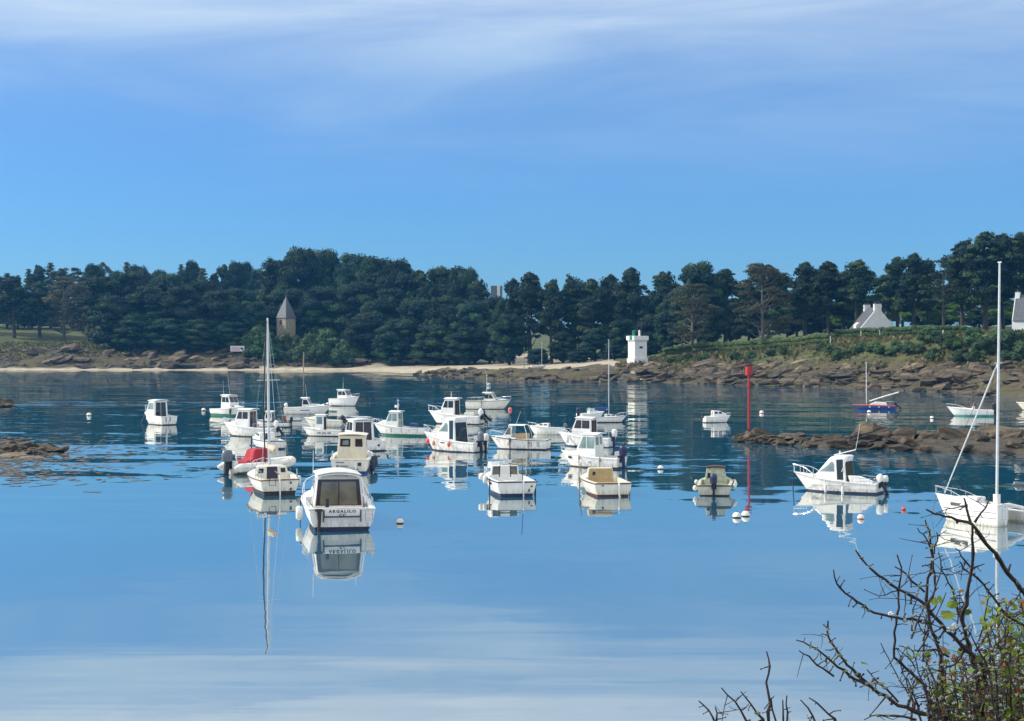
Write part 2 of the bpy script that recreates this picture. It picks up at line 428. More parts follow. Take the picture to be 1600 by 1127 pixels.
# rocks: a few faceted boulders, copied and turned
def rock_mesh(name, seed, m, flat=0.6, cuts=13):
    import bmesh
    r = random.Random(seed); bm = bmesh.new()
    bmesh.ops.create_icosphere(bm, subdivisions=2, radius=1.0)
    pl = []
    for k in range(cuts):
        v = Vector((r.gauss(0, 1), r.gauss(0, 1), r.gauss(0, .9))).normalized(); pl.append((v, r.uniform(.30, .70)))
    for v in bm.verts:
        for nn, dd in pl:
            e = v.co.dot(nn) - dd
            if e > 0: v.co -= nn * e
        v.co *= 1 + .16 * mnoise.noise(v.co * 2.3 + Vector((seed, 0, 0)))
        v.co.z *= flat
    me = bpy.data.meshes.new(name); bm.to_mesh(me); bm.free(); me.materials.append(m)
    return me
ROCKS = [rock_mesh('rock', 10 + k, M[('rock', 'rock', 'rock_dark', 'rock_pale', 'rock', 'rock_dark')[k % 6]], (.55, .7, .45, .5, .8, .4)[k % 6]) for k in range(12)]
def rocks_on(parent, pts, r):
    for (x, y, z, s) in pts:
        low = z < 1.7
        me = ROCKS[r.choice((2, 5, 8, 11, 0, 4) if low else (0, 1, 3, 4, 6, 7, 9, 10, 2, 0))]
        link('rock', me, parent, (x, y, z), (r.uniform(-.15, .25), r.uniform(-.35, .05), r.uniform(-.6, .6) + (3.14 if r.random() < .5 else 0)), (s * r.uniform(1.4, 2.8), s * r.uniform(1.0, 1.9), s * r.uniform(1.0, 2.0)))
def shore_rocks(name, px0, px1, n, dmax, smin, smax, seed, dmin=-1.0):
    r = random.Random(seed)
    root = empty(name, (0, 0, 0)); tag(root, kind='structure')
    pts = []
    while len(pts) < n:
        px = r.uniform(px0, px1)
        Y = r.uniform(215, 470); X = (px - 800) / F * Y
        d, z, s0, s1 = land(np.array([X]), np.array([Y]))
        d = d[0]
        if dmin < d < dmax and not (s1[0] > 1 and s0[0] - 1 < d < s1[0] - .5):
            s = smin + (smax - smin) * r.random() ** 2.2
            pts.append((X, Y, z[0] + s * .05, s))
    rocks_on(root, pts, r)
    return root
shore_rocks('wooded_shore_rocks', -30, 600, 230, 24, .6, 2.6, 3, 3)
shore_rocks('beach_rocks', 640, 940, 260, 20, .3, 1.3, 4)
shore_rocks('headland_rocks', 940, 1270, 290, 15, .35, 1.8, 5)
shore_rocks('cliff_rocks', 1270, 1640, 298, 11, .3, 1.6, 6)
# ------------------------------------------------------------------ reefs in the bay
def reef(name, spine, n, seed, smin, smax, heroes=()):
    r = random.Random(seed)
    b = MB(); ring = []
    for i, (px, py, wd, hz) in enumerate(spine):
        p = P(px, py)
        ring.append([(p.x, p.y - wd, -.25), (p.x, p.y - wd * .55, .12 + hz * .3), (p.x, p.y, hz * .75), (p.x, p.y + wd * .55, .12 + hz * .3), (p.x, p.y + wd, -.25)])
    # finer along its length, roughened
    vs, fs = [], []
    cols = 0
    for i in range(len(ring) - 1):
        for k in range(10):
            t = k / 10
            for a, c in zip(ring[i], ring[i + 1]):
                v = Vector(a).lerp(Vector(c), t)
                q = mnoise.fractal(v * .55, .8, 2.1, 4)
                vs.append(v + Vector((0.5 * q, .9 * q, .28 * q)))
            cols += 1
    for i in range(cols - 1):
        for j in range(4):
            a = i * 5 + j; fs.append((a, a + 5, a + 6, a + 1))
    root = tag(link(name, mesh(name, vs, fs, M['rock_dark'], None, False)), kind='structure')
    pts = []
    for k in range(n):
        i = r.randrange(len(spine) - 1); t = r.random()
        a, c = spine[i], spine[i + 1]
        px, py, wd, hz = [a[q] + (c[q] - a[q]) * t for q in range(4)]
        p = P(px, py); off = r.uniform(-1, 1)
        s = r.uniform(smin, smax) * (1.15 - .5 * abs(off))
        pts.append((p.x + r.uniform(-.5, .5), p.y + off * wd, max(.02, hz * .6 * (1 - off * off)) + s * .1, s))
    rocks_on(root, pts, r)
    for (px, py, Y, w, h, k) in heroes:
        X, Z = XZ(px, py, Y)
        link('rock', ROCKS[k], root, (X, Y, Z), (0.05, -.04, r.uniform(-.3, .3)), (w, w * .8, h))
    return root
reef('reef', [(1158, 690, 1.2, .35), (1200, 692, 2.0, .55), (1290, 697, 3.0, .5), (1350, 696, 5, .9), (1420, 698, 7, 1.0), (1520, 700, 8, 1.0), (1620, 700, 9, 1.3), (1720, 700, 9, 1.3)],
     230, 21, .18, .75, ((1372, 681, 109, 2.6, 2.0, 4), (1408, 687, 106, 2.2, 1.9, 1), (1446, 684, 111, 2.0, 1.5, 6), (1500, 684, 109, 2.2, 1.5, 0), (1590, 682, 108, 3.2, 2.2, 10), (1178, 686, 111, 1.4, 1.1, 4), (1232, 689, 110, 1.7, 1.1, 7)))
reef('weedy_reef', [(-60, 700, 5, .5), (0, 700, 5, .4), (40, 704, 4, .28), (80, 708, 1.5, .1)], 70, 22, .15, .55, ((10, 714, 97, 2.2, .5, 3), (48, 716, 96, 1.3, .4, 9), (30, 700, 103, 1.8, .9, 5)))
reef('small_reef', [(-40, 636, 5, .8), (0, 636, 4, .7), (14, 635, 1.5, .3)], 14, 23, .5, 1.1)
# floating and drowned weed beside the left reef
def weed():
    r = random.Random(8); vs, fs = [], []
    for k in range(640):
        px = min(r.expovariate(1 / 75.0), 330); py = r.gauss(712, 22)
        if py < 682 or py > 770 or (py < 695 and px > 200): continue
        p = P(px, py); L, w = r.uniform(.15, .9), r.uniform(.08, .35); a = r.uniform(0, 6.28)
        b = len(vs); m = 7
        for q in range(m):
            t = 2 * math.pi * q / m; rr = r.uniform(.5, 1)
            x, y = math.cos(t) * L * rr, math.sin(t) * w * rr
            vs.append((p.x + x * math.cos(a) - y * math.sin(a), p.y + x * math.sin(a) + y * math.cos(a), r.uniform(.004, .03)))
        fs.append(tuple(range(b, b + m)))
    tag(link('seaweed', mesh('seaweed', vs, fs, mat('seaweed', (0.075, 0.055, 0.028), 0.5, 0.3, 2.0))), 'brown seaweed floating on the water beside the left reef', 'seaweed', kind='stuff')
weed()

# ------------------------------------------------------------------ trees
def card_arrays(c, nrm, size, asp, rng):
    """leaf-tuft quads: centres, facing, half size -> vertices, faces"""
    n = len(c)
    nrm = nrm / (np.linalg.norm(nrm, axis=1, keepdims=True) + 1e-9)
    rv = rng.normal(size=(n, 3)); u = np.cross(nrm, rv); u /= (np.linalg.norm(u, axis=1, keepdims=True) + 1e-9)
    v = np.cross(nrm, u)
    s = size[:, None]
    bend = nrm * s * .25
    vs = np.stack([c - u * s, c - v * s * asp - bend, c + u * s * 1.25, c + v * s * asp - bend], 1).reshape(-1, 3)
    fs = np.arange(n * 4).reshape(n, 4)
    return vs, fs
ICO = None
def ico():
    global ICO
    if ICO is None:
        import bmesh
        bm = bmesh.new(); bmesh.ops.create_icosphere(bm, subdivisions=1, radius=1.0)
        bm.verts.index_update()
        ICO = (np.array([v.co[:] for v in bm.verts]), np.array([[v.index for v in f.verts] for f in bm.faces])); bm.free()
    return ICO
def crown_mesh(name, clumps, m, seed, per=80, leaf=(.22, .5), core=.72, asp=.55):
    """clumps: rows of x, y, z, rx, rz, tone"""
    rng = np.random.default_rng(seed)
    V, Fq, T = [], [], []; Ft = []
    off = 0
    iv, if_ = ico()
    for (x, y, z, rx, rz, tone) in clumps:
        c0 = np.array([x, y, z])
        if core > 0:
            w = iv * np.array([rx, rx, rz]) * core * rng.uniform(.8, 1.15, (len(iv), 1)) + c0
            V.append(w); Ft.append(if_ + off); T.append(np.full(len(w), tone * .8)); off += len(w)  # heart of the clump toned darker: inner shade put into its colour
        n = max(12, int(per * rx * rx / 2.2))
        d = rng.normal(size=(n, 3)); d /= np.linalg.norm(d, axis=1, keepdims=True)
        d[:, 2] = np.where(d[:, 2] < -.35, -d[:, 2] * .6, d[:, 2])
        pos = c0 + d * np.array([rx, rx, rz]) * rng.uniform(.68, 1.12, (n, 1))
        nr = d + rng.normal(size=(n, 3)) * .55 + np.array([0, 0, .25])
        vs, fs = card_arrays(pos, nr, rng.uniform(leaf[0], leaf[1], n), asp, rng)
        V.append(vs); Fq.append(fs + off); T.append(np.repeat(np.clip(tone + rng.normal(size=n) * .18, 0, 1), 4)); off += len(vs)
    V = np.concatenate(V); T = np.concatenate(T)
    faces = [tuple(map(int, q)) for a in Ft for q in a] + [tuple(map(int, q)) for a in Fq for q in a]
    me = mesh(name, V, faces, m)
    a = me.attributes.new('tone', 'FLOAT', 'POINT'); a.data.foreach_set('value', T.astype(np.float32))
    return me
def trunk_mesh(name, h, r0, limbs, m, seed, lean=0.0):
    r = random.Random(seed); b = MB()
    pts, rs = [], []
    for k in range(7):
        t = k / 6
        pts.append((math.sin(t * 2 + seed) * .25 * t + lean * t * t * h * .3, math.cos(t * 3 + seed) * .2 * t, -.6 + (h + .6) * t)); rs.append(r0 * (1.25 - t * .95) if k else r0 * 1.5)
    b.tube(pts, rs, 7)
    for (x, y, z, rr) in limbs:
        t = max(.15, min(.92, (z - .18 * math.hypot(x, y) - 1.0) / h)); i = t * 6; k = int(i); f = i - k
        p0 = Vector(pts[k]).lerp(Vector(pts[min(k + 1, 6)]), f); p2 = Vector((x, y, z)); p1 = p0.lerp(p2, .55) + Vector((0, 0, -.25 * (p2 - p0).length * .4))
        b.tube([p0, p1, p2], [rr, rr * .7, rr * .3], 5)
    return mesh(name, b.v, b.f, m)
PROTO = {}
def make_tree(kind, seed):
    r = random.Random(seed); cl, limbs = [], []
    Hn = 16.0
    if kind == 'cypress':                       # broad dome, foliage nearly to the ground
        for k in range(104):
            u = r.random() ** .8; z = 1.2 + u * (Hn - 2.2)
            R = 5.6 * math.sqrt(max(.03, 1 - ((u - .32) / .70) ** 2)) * r.uniform(.62, 1.02)
            a = r.uniform(0, 6.28); s = r.uniform(.6, 2.1)
            cl.append((R * math.cos(a), R * math.sin(a), z, s, s * r.uniform(.65, .95), r.random() ** 1.6))
        for k in range(14): cl.append((r.gauss(0, 1.6), r.gauss(0, 1.6), 2 + k * .85, 2.4, 2.0, .1))  # inner clumps near the darkest tone, crown shade put into the colour
        core, per, leaf, m, tm = .8, 190, (.12, .32), M['cypress'], M['bark']
    elif kind == 'pine':                        # bare trunk, billowing head
        for k in range(96):
            u = r.random() ** .9; z = 4.2 + u * 10.8
            R = 4.9 * (math.sin(math.pi * min(1, .16 + u * .86)) ** .62) * (1 - .30 * u) * r.uniform(.25, 1.0)
            a = r.uniform(0, 6.28); s = r.uniform(.45, 1.45) * (1.1 - .4 * u)
            cl.append((R * math.cos(a), R * math.sin(a), z, s, s * r.uniform(.5, .85), r.random() ** 1.4))
            if k % 4 == 0: limbs.append((R * math.cos(a) * .85, R * math.sin(a) * .85, z - .3, .12))
        for k in range(9):                      # ragged leaders on top
            cl.append((r.gauss(0, .4), r.gauss(0, .4), r.uniform(13.4, 14.9), r.uniform(.4, .6), r.uniform(.6, .9), r.random()))
        for k in range(9): cl.append((r.gauss(0, 1.2), r.gauss(0, 1.2), 8 + k * .7, 1.7, 1.4, .1))  # dark-toned middle of the head, its shade put into the colour
        core, per, leaf, m, tm = .68, 210, (.11, .30), M['pine'], M['bark']
    elif kind == 'sparse':                      # tall pine with flat separate tiers and sky between
        for k in range(34):
            u = r.random(); z = 6.0 + u * 8.6
            R = (3.6 - 2.0 * u) * r.uniform(.35, 1.25); a = r.uniform(0, 6.28); s = r.uniform(.7, 1.4)
            cl.append((R * math.cos(a), R * math.sin(a), z, s, s * r.uniform(.35, .55), r.random()))
            limbs.append((R * math.cos(a), R * math.sin(a), z - .2, .10))
        core, per, leaf, m, tm = .45, 210, (.10, .26), M['pine'], M['bark']
    elif kind == 'brown':                       # thin greyish cypress, grey limbs showing through
        for k in range(74):
            u = r.random() ** .9; z = 2.2 + u * 13.0
            R = 5.6 * math.sqrt(max(.03, 1 - ((u - .34) / .70) ** 2)) * r.uniform(.45, 1.05)
            a = r.uniform(0, 6.28); s = r.uniform(.8, 1.6)
            cl.append((R * math.cos(a), R * math.sin(a), z, s, s * r.uniform(.3, .5), r.random()))
            if k % 2 == 0: limbs.append((R * math.cos(a) * .9, R * math.sin(a) * .9, z - .2, .11))
        core, per, leaf, m, tm = .34, 170, (.09, .25), M['brown'], M['greybark']
    elif kind == 'spruce':                      # pointed pale conifer
        for k in range(46):
            u = (k + .5) / 46; z = 1.5 + u * 14.3; R = 2.9 * (1 - u) ** .8 * r.uniform(.5, 1.05); a = k * 2.4 + r.uniform(-.4, .4)
            s = .55 + 1.0 * (1 - u) * r.uniform(.7, 1.1)
            cl.append((R * math.cos(a), R * math.sin(a), z, s, s * .6, r.random()))
        core, per, leaf, m, tm = .65, 230, (.10, .26), M['spruce'], M['bark']
    elif kind == 'lime':                        # fresh broadleaf
        for k in range(46):
            u = r.random(); z = 4 + u * 11.4; R = 4.6 * math.sqrt(max(.03, 1 - ((u - .45) / .58) ** 2)) * r.uniform(.5, 1.0); a = r.uniform(0, 6.28); s = r.uniform(1.0, 1.9)
            cl.append((R * math.cos(a), R * math.sin(a), z, s, s * .75, r.random()))
            if k % 4 == 0: limbs.append((R * math.cos(a) * .8, R * math.sin(a) * .8, z - .3, .12))
        core, per, leaf, m, tm = .55, 190, (.12, .30), M['lime'], M['bark']
    h = 13.0
    return (crown_mesh(kind + '_crown', cl, m, seed, per, leaf, core), trunk_mesh(kind + '_trunk', h, .34 if kind != 'spruce' else .2, limbs, tm, seed, .25 if kind in ('sparse', 'pine') else 0))
for kd, ns in (('cypress', 4), ('pine', 5), ('sparse', 2), ('brown', 2), ('spruce', 2), ('lime', 2)):
    for k in range(ns): PROTO[(kd, k)] = make_tree(kd, 100 + 17 * k + len(kd))
NP = {'cypress': 4, 'pine': 5, 'sparse': 2, 'brown': 2, 'spruce': 2, 'lime': 2}
WID = {'cypress': 6.2, 'pine': 4.3, 'sparse': 3.8, 'brown': 6.0, 'spruce': 3.0, 'lime': 5.2}
tcount = [0]
def tree(name, label, px, top, Y, hw, kind, group=None):
    """hw: half width in photo pixels; top: photo row of the top"""
    X, Zt = XZ(px, top, Y); g = ground_z(X, Y)
    h = max(3.0, Zt - g); wr = hw / F * Y
    k = tcount[0]; tcount[0] += 1
    r = random.Random(k * 7 + 1)
    root = empty(name, (X, Y, g), r.uniform(0, 6.28))
    sc = (wr / WID[kind], wr / WID[kind], h / 16.0)
    cme, tme = PROTO[(kind, k % NP[kind])]
    link('crown', cme, root, scale=sc); link('trunk', tme, root, scale=sc)
    tag(root, label, 'tree', group)
    return root
ORD = ['first', 'second', 'third', 'fourth', 'fifth', 'sixth', 'seventh', 'eighth', 'ninth', 'tenth', 'eleventh', 'twelfth', 'thirteenth', 'fourteenth', 'fifteenth', 'sixteenth', 'seventeenth', 'eighteenth', 'nineteenth', 'twentieth']; ORD += ['twenty-' + q for q in ORD[:9]] + ['thirtieth']
def rows(spec, name, label, group, count=False):
    od = sorted(range(len(spec)), key=lambda i: spec[i][0])
    for i, s in enumerate(spec): tree(name, (label + ', ' + ORD[od.index(i)] + ' from left') if count else label, *s, group=group)
r_ = random.Random(77)
# wood on the left shore: far row, pointed tops against the sky
rows([(px, r_.uniform(408, 430), r_.uniform(540, 580), r_.uniform(15, 26), 'spruce' if r_.random() < .35 else r_.choice(('pine', 'pine', 'brown', 'cypress'))) for px in range(-40, 425, 17)],
     'conifer', 'tree in the skyline row of the left wood', 'far row of the left wood', True)
rows([(-20, 425, 515, 36, 'pine'), (22, 428, 500, 34, 'pine'), (62, 436, 505, 32, 'pine'), (100, 428, 498, 34, 'brown'), (138, 432, 490, 34, 'brown')],
     'pine_tree', 'pine with bare trunk on the far left lawn', 'pines on the left lawn', True)
rows([(165, 428, 486, 40, 'pine'), (205, 424, 490, 42, 'cypress'), (180, 462, 468, 42, 'cypress'), (232, 448, 470, 46, 'cypress'), (262, 430, 484, 42, 'cypress'), (285, 446, 468, 46, 'cypress'),
      (318, 438, 480, 42, 'cypress'), (340, 455, 466, 42, 'cypress'), (372, 452, 474, 38, 'cypress'), (392, 470, 468, 34, 'cypress'), (212, 492, 462, 36, 'cypress'), (262, 498, 460, 38, 'cypress'), (312, 500, 460, 38, 'cypress'), (360, 502, 461, 34, 'cypress')],
     'cypress_tree', 'dark cypress in the dense wood left of the stone tower', 'dense wood left of the tower')
rows([(432, 398, 492, 38, 'pine'), (470, 389, 488, 46, 'cypress'), (505, 392, 490, 40, 'cypress'), (552, 395, 486, 46, 'cypress'), (590, 402, 480, 44, 'cypress'), (622, 408, 476, 42, 'cypress'), (655, 416, 468, 38, 'pine'),
      (690, 416, 462, 42, 'cypress'), (722, 417, 458, 38, 'cypress'), (744, 430, 452, 30, 'pine'), (450, 452, 478, 44, 'cypress'), (505, 446, 474, 46, 'cypress'), (560, 440, 470, 48, 'cypress'), (610, 452, 462, 48, 'cypress'),
      (652, 468, 446, 46, 'cypress'), (700, 462, 440, 46, 'cypress'), (742, 470, 432, 38, 'cypress'), (575, 490, 452, 44, 'cypress'), (625, 500, 440, 42, 'cypress'), (765, 500, 425, 30, 'cypress'), (680, 508, 428, 40, 'cypress'), (730, 512, 420, 36, 'cypress')],
     'cypress_tree', 'dark cypress in the tall wood between the stone tower and the sky gap', 'tall wood right of the tower')
rows([(802, 430, 412, 26, 'pine'), (828, 419, 410, 40, 'pine'), (862, 430, 404, 28, 'pine'), (893, 425, 408, 34, 'pine'), (925, 430, 402, 32, 'pine'), (954, 424, 406, 32, 'pine'), (986, 412, 396, 36, 'pine'), (1035, 418, 392, 36, 'pine'),
      (905, 468, 412, 26, 'pine'), (960, 466, 408, 28, 'pine'), (1010, 462, 398, 30, 'cypress')],
     'pine_tree', 'tall dark pine in the row behind the beach', 'pines behind the beach', True)
rows([(796, 492, 402, 34, 'cypress'), (880, 520, 396, 24, 'cypress'), (930, 512, 392, 26, 'cypress'), (975, 500, 388, 28, 'cypress'), (1020, 492, 380, 32, 'cypress'), (840, 545, 395, 20, 'cypress'), (1000, 530, 360, 26, 'cypress'), (960, 540, 372, 22, 'cypress'), (905, 546, 385, 20, 'cypress')],
     'cypress_tree', 'low dark cypress under the pines behind the beach', 'low trees behind the beach')
tree('cypress_tree', 'broad round-topped cypress behind the thin brown tree beside the light tower', 1092, 412, 350, 44, 'cypress')
tree('pine_tree', 'dark pine between the two thin brown trees', 1134, 415, 352, 36, 'pine')
tree('cypress_tree', 'thin grey-brown cypress just right of the white light tower', 1082, 438, 330, 44, 'brown')
tree('cypress_tree', 'tall brownish cypress with a stout trunk rising from the clipped hedge', 1192, 409, 312, 46, 'brown')
tree('pine_tree', 'dark pine top crowning the tall brownish cypress from behind', 1200, 408, 330, 36, 'pine')
rows([(1258, 405, 338, 38, 'pine'), (1294, 403, 334, 38, 'pine'), (1340, 400, 330, 38, 'pine'), (1318, 418, 340, 34, 'pine')],
     'pine_tree', 'dark pine in the cluster left of the white house', 'pines left of the white house', True)
rows([(1402, 396, 326, 32, 'pine'), (1428, 391, 322, 34, 'pine'), (1450, 402, 328, 30, 'pine')],
     'pine_tree', 'slender pine just right of the white house', 'pines right of the white house', True)
tree('pine_tree', 'open-branched pine with sky showing between its tiers', 1474, 398, 306, 26, 'sparse')
rows([(1504, 368, 312, 40, 'pine'), (1540, 355, 306, 46, 'pine'), (1566, 360, 316, 42, 'pine'), (1596, 356, 304, 42, 'pine'), (1640, 352, 302, 40, 'pine'), (1690, 360, 300, 40, 'pine')],
     'pine_tree', 'tall pine in the highest group at the right edge', 'tallest pines at the right edge', True)
rows([(1245, 436, 362, 24, 'lime'), (1386, 428, 345, 26, 'lime'), (1452, 455, 338, 26, 'lime'), (1500, 470, 342, 26, 'lime'), (1560, 455, 345, 30, 'lime')],
     'broadleaf_tree', 'fresh green broadleaf tree between the right pines', 'fresh green trees on the right', True)
rows([(px, r_.uniform(455, 480), r_.uniform(560, 600), r_.uniform(20, 28), 'cypress') for px in range(-40, 420, 30)],
     'cypress_tree', 'low dark cypress at the back of the left wood, below the pointed tops', 'back of the left wood')
rows([(px, r_.uniform(446, 482), r_.uniform(345, 372), r_.uniform(22, 32), r_.choice(('cypress', 'brown', 'lime', 'cypress'))) for px in range(1050, 1700, 30)],
     'cypress_tree', 'lower tree filling in under the pines on the right', 'understorey on the right', True)

tree('pine_tree', 'dark pine standing in the sky gap below the grey building', 772, 463, 440, 26, 'cypress')
tree('pine_tree', 'small dark pine at the right foot of the sky gap', 786, 468, 425, 22, 'cypress')

# shrubs
def shrub_mesh(seed, m):
    r = random.Random(seed); cl = []
    for k in range(22):
        a = r.uniform(0, 6.28); R = r.uniform(0, 1.0); z = .25 + r.random() * 1.05 * math.sqrt(max(.05, 1 - R * R))
        s = r.uniform(.3, .55); cl.append((R * math.cos(a), R * math.sin(a), z, s, s * .8, r.random()))
    return crown_mesh('shrub_leaves', cl, m, seed, 520, (.05, .12), .8)
def stem_mesh(seed):
    r = random.Random(seed); b = MB()
    for k in range(5):
        a = r.uniform(0, 6.28); b.tube([(0, 0, -.2), (math.cos(a) * .25, math.sin(a) * .25, .4), (math.cos(a) * .5, math.sin(a) * .5, .85)], [.05, .035, .015], 5)
    return mesh('shrub_stem', b.v, b.f, M['bark'])
SHR = {k: [shrub_mesh(40 + i + j * 5, M[k]) for i in range(2)] for j, k in enumerate(('shrub', 'lime', 'hedge'))}
STEM = stem_mesh(3)
def shrub(px, top, Y, hw, kind, label, group=None):
    if Y > 440:
        X, Zt = XZ(px, top, Y); g = ground_z(X, Y); h = max(1.0, Zt - g)
    else:
        X, Y, g = spot(px, top + hw * 1.05); h = hw * 1.15 / F * Y
    wr = hw / F * Y / 1.25
    root = empty('shrub', (X, Y, g - .1), RND.uniform(0, 6.28))
    link('foliage', SHR[kind][RND.randrange(2)], root, scale=(wr, wr, h / 1.45)); link('stem', STEM, root, scale=(wr, wr, h / 1.45))
    tag(root, label, 'shrub', group)
for a in [(402, 508, 454, 24, 'shrub'), (420, 516, 452, 24, 'shrub'), (443, 519, 455, 20, 'shrub'), (463, 521, 454, 18, 'shrub'), (430, 540, 446, 20, 'hedge'), (484, 518, 450, 26, 'shrub'), (512, 513, 452, 28, 'shrub'), (538, 528, 448, 22, 'shrub'), (500, 538, 444, 24, 'hedge'),
          (530, 545, 441, 22, 'hedge'), (460, 545, 445, 18, 'hedge'), (400, 535, 450, 22, 'hedge'), (556, 540, 440, 20, 'shrub')]:
    shrub(*a, 'rounded green shrub growing around the foot of the stone tower', 'shrubs round the stone tower')
for a in [(230, 538, 462, 22, 'hedge'), (270, 540, 461, 22, 'hedge'), (310, 542, 460, 22, 'hedge'), (350, 540, 460, 22, 'hedge'), (190, 540, 463, 20, 'hedge'), (385, 538, 458, 18, 'hedge')]:
    shrub(*a, 'dark shrub along the top of the rocks left of the sign', 'shrubs above the left rocks')
for a in [(1075, 552, 303, 12, 'shrub'), (1100, 553, 300, 11, 'shrub'), (1150, 551, 296, 12, 'shrub'), (1172, 549, 292, 11, 'shrub'), (1225, 543, 288, 11, 'shrub'), (1050, 557, 306, 10, 'shrub'), (1205, 547, 285, 10, 'hedge')]:
    shrub(*a, 'low shrub below the clipped hedge on the headland', 'shrubs below the hedge')
for a in [(1300, 540, 272, 14, 'shrub'), (1330, 542, 268, 14, 'shrub'), (1365, 536, 264, 15, 'shrub'), (1398, 534, 262, 16, 'shrub'), (1420, 536, 258, 17, 'hedge'), (1452, 512, 258, 24, 'shrub'), (1480, 522, 252, 24, 'hedge'), (1520, 512, 250, 26, 'shrub'),
          (1545, 528, 246, 26, 'hedge'), (1580, 520, 244, 28, 'hedge'), (1500, 545, 242, 20, 'hedge'), (1460, 545, 246, 18, 'hedge'), (1600, 540, 238, 26, 'hedge'), (1650, 530, 236, 30, 'hedge'), (1310, 548, 262, 15, 'hedge'), (1555, 515, 256, 26, 'shrub'), (1285, 536, 260, 12, 'shrub'), (1345, 538, 260, 13, 'hedge'), (1375, 540, 260, 13, 'shrub'), (1435, 540, 260, 14, 'shrub'), (1395, 545, 260, 11, 'hedge'), (1525, 548, 240, 16, 'shrub'), (1570, 552, 240, 16, 'hedge')]:
    shrub(*a, 'bushy shrub on top of the rocky bank at the right', 'shrubs on the right bank')
shrub(1490, 530, 243, 20, 'lime', 'bright yellow-green shrub on the rocky bank left of the tall mast')

def hedge(label, pts, h, w, seed):
    """clipped hedge along world points, leaves on a solid heart"""
    rng = np.random.default_rng(seed); cl = []
    for a, b in zip(pts[:-1], pts[1:]):
        L = math.hypot(b[0] - a[0], b[1] - a[1]); n = int(L / .7)
        for k in range(n):
            t = k / n; x, y = a[0] + (b[0] - a[0]) * t, a[1] + (b[1] - a[1]) * t; g = ground_z(x, y)
            for zz in (.35, .8):
                cl.append((x + rng.normal() * .08, y + rng.normal() * .1, g + h * zz + rng.normal() * .05, w * .62, h * .30, rng.random()))
    me = crown_mesh('hedge', cl, M['clipped'], seed, 260, (.07, .16), .92)
    tag(link('hedge', me), label, 'hedge')
def wpt(px, py): return spot(px, py)[:2]
hedge('long clipped green hedge running right from the light tower', [wpt(1038, 558), wpt(1080, 553), wpt(1120, 549), wpt(1200, 546), wpt(1296, 538)], 1.9, 1.3, 5)
hedge('dark clipped hedge in front of the white gabled house', [wpt(1308, 529), wpt(1400, 526), wpt(1450, 524), wpt(1512, 524)], 1.7, 1.2, 6)
# ------------------------------------------------------------------ buildings on the shore
def gable_house(name, label, X, Y, g, rz, w, d, hw, hr, chim):
    """gable wall w wide facing local -y, depth d, eaves hw, ridge hr above the eaves"""
    root = empty(name, (X, Y, g), rz)
    b = MB()
    prof = [(-w / 2, -1.0), (w / 2, -1.0), (w / 2, hw), (0, hw + hr), (-w / 2, hw)]
    b.prism(prof, lambda p, s: (p[0], d * s, p[1]))
    b.build('wall', M['render'], root)
    sl = math.hypot(w / 2, hr)
    ux, uz = (w / 2) / sl, hr / sl
    for sgn in (-1, 1):
        rf = MB()
        o, th = .12, .12
        for k in (0,):
            a = (sgn * (w / 2 + .25 * ux), hw - .25 * uz); c = (0.0, hw + hr + .02)
            q = [(a[0], a[1] + .03), (c[0], c[1] + .03), (c[0], c[1] + th), (a[0], a[1] + th)]
            rf.prism(q, lambda p, s: (p[0], .14 + (d - .28) * s, p[1]))
        rf.build('roof', M['slate'], root)
        g_ = MB()                                           # white raking coping along the front gable
        q = [(sgn * (w / 2 + .1), hw - .05), (0, hw + hr - .02), (0, hw + hr + .16), (sgn * (w / 2 + .1), hw + .15)]
        g_.prism(q, lambda p, s: (p[0], -.02 + .3 * s, p[1])); g_.build('coping', M['render'], root)
    for (cy, cw, ch) in chim:
        c = MB(); c.box((0, cy, hw + hr + ch / 2 - .35), (cw, .8, ch + .5)); o = c.build('chimney', M['render'], root)
        k = MB(); k.box((0, cy, hw + hr + ch - .02), (cw + .12, .92, .12))
        for q in (-.25, .25): k.tube([(q * cw, cy, hw + hr + ch), (q * cw, cy, hw + hr + ch + .3)], .11, 8)
        k.build('pots', M['slate'], o)
    tag(root, label, 'house')
    return root
X, Z = XZ(1372, 481, 318)
hs = gable_house('white_house', 'white gabled house with slate roof and two chimneys behind the dark hedge', X, 318, Z - 6.4, math.radians(6), 7.8, 7.5, 1.7, 4.7, ((.45, 1.5, .9), (7.0, 1.3, .9)))
MB().prism([(-3.2, -1), (2.9, -1), (2.9, .6), (.9, 2.1), (-3.2, .3)], lambda p, s: (p[0], -1.6 * (1 - s) - .02, p[1])).build('lean_to', M['render'], hs)
MB().prism([(-3.4, .22), (.9, 2.12), (.9, 2.26), (-3.4, .36)], lambda p, s: (p[0], -1.75 + 1.7 * s, p[1])).build('lean_to_roof', M['slate'], hs)
for q in (3.0, 6.0): MB().box((-3.73, q, .8), (.1, 1.0, 1.1)).build('window', M['hole'], hs)
dm = MB(); dm.prism([(-3.6, 1.6), (-2.1, 1.6), (-2.1, 3.0), (-2.9, 3.4), (-3.6, 2.9)], lambda p, s: (p[0], 3.4 + 1.5 * s, p[1])); dm.build('dormer', M['render'], hs)
X, Z = XZ(1682, 460, 276)
h2 = gable_house('slate_roofed_house', 'white house with steep slate roof cut by the right edge of the picture', X, 278, Z - 7.2, math.radians(62), 6.5, 10, 2.6, 4.6, ((.4, 1.2, .7), (9.5, 1.2, .7)))
ae = MB(); ae.tube([(0, .4, 8), (0, .4, 10.6)], .04, 5); ae.tube([(-.7, .4, 10.2), (.7, .4, 10.2)], .03, 5)
for q in (-.5, 0, .5): ae.tube([(q, .1, 10.2), (q, .7, 10.2)], .025, 4)
ae.build('aerial', M['slate'], h2)

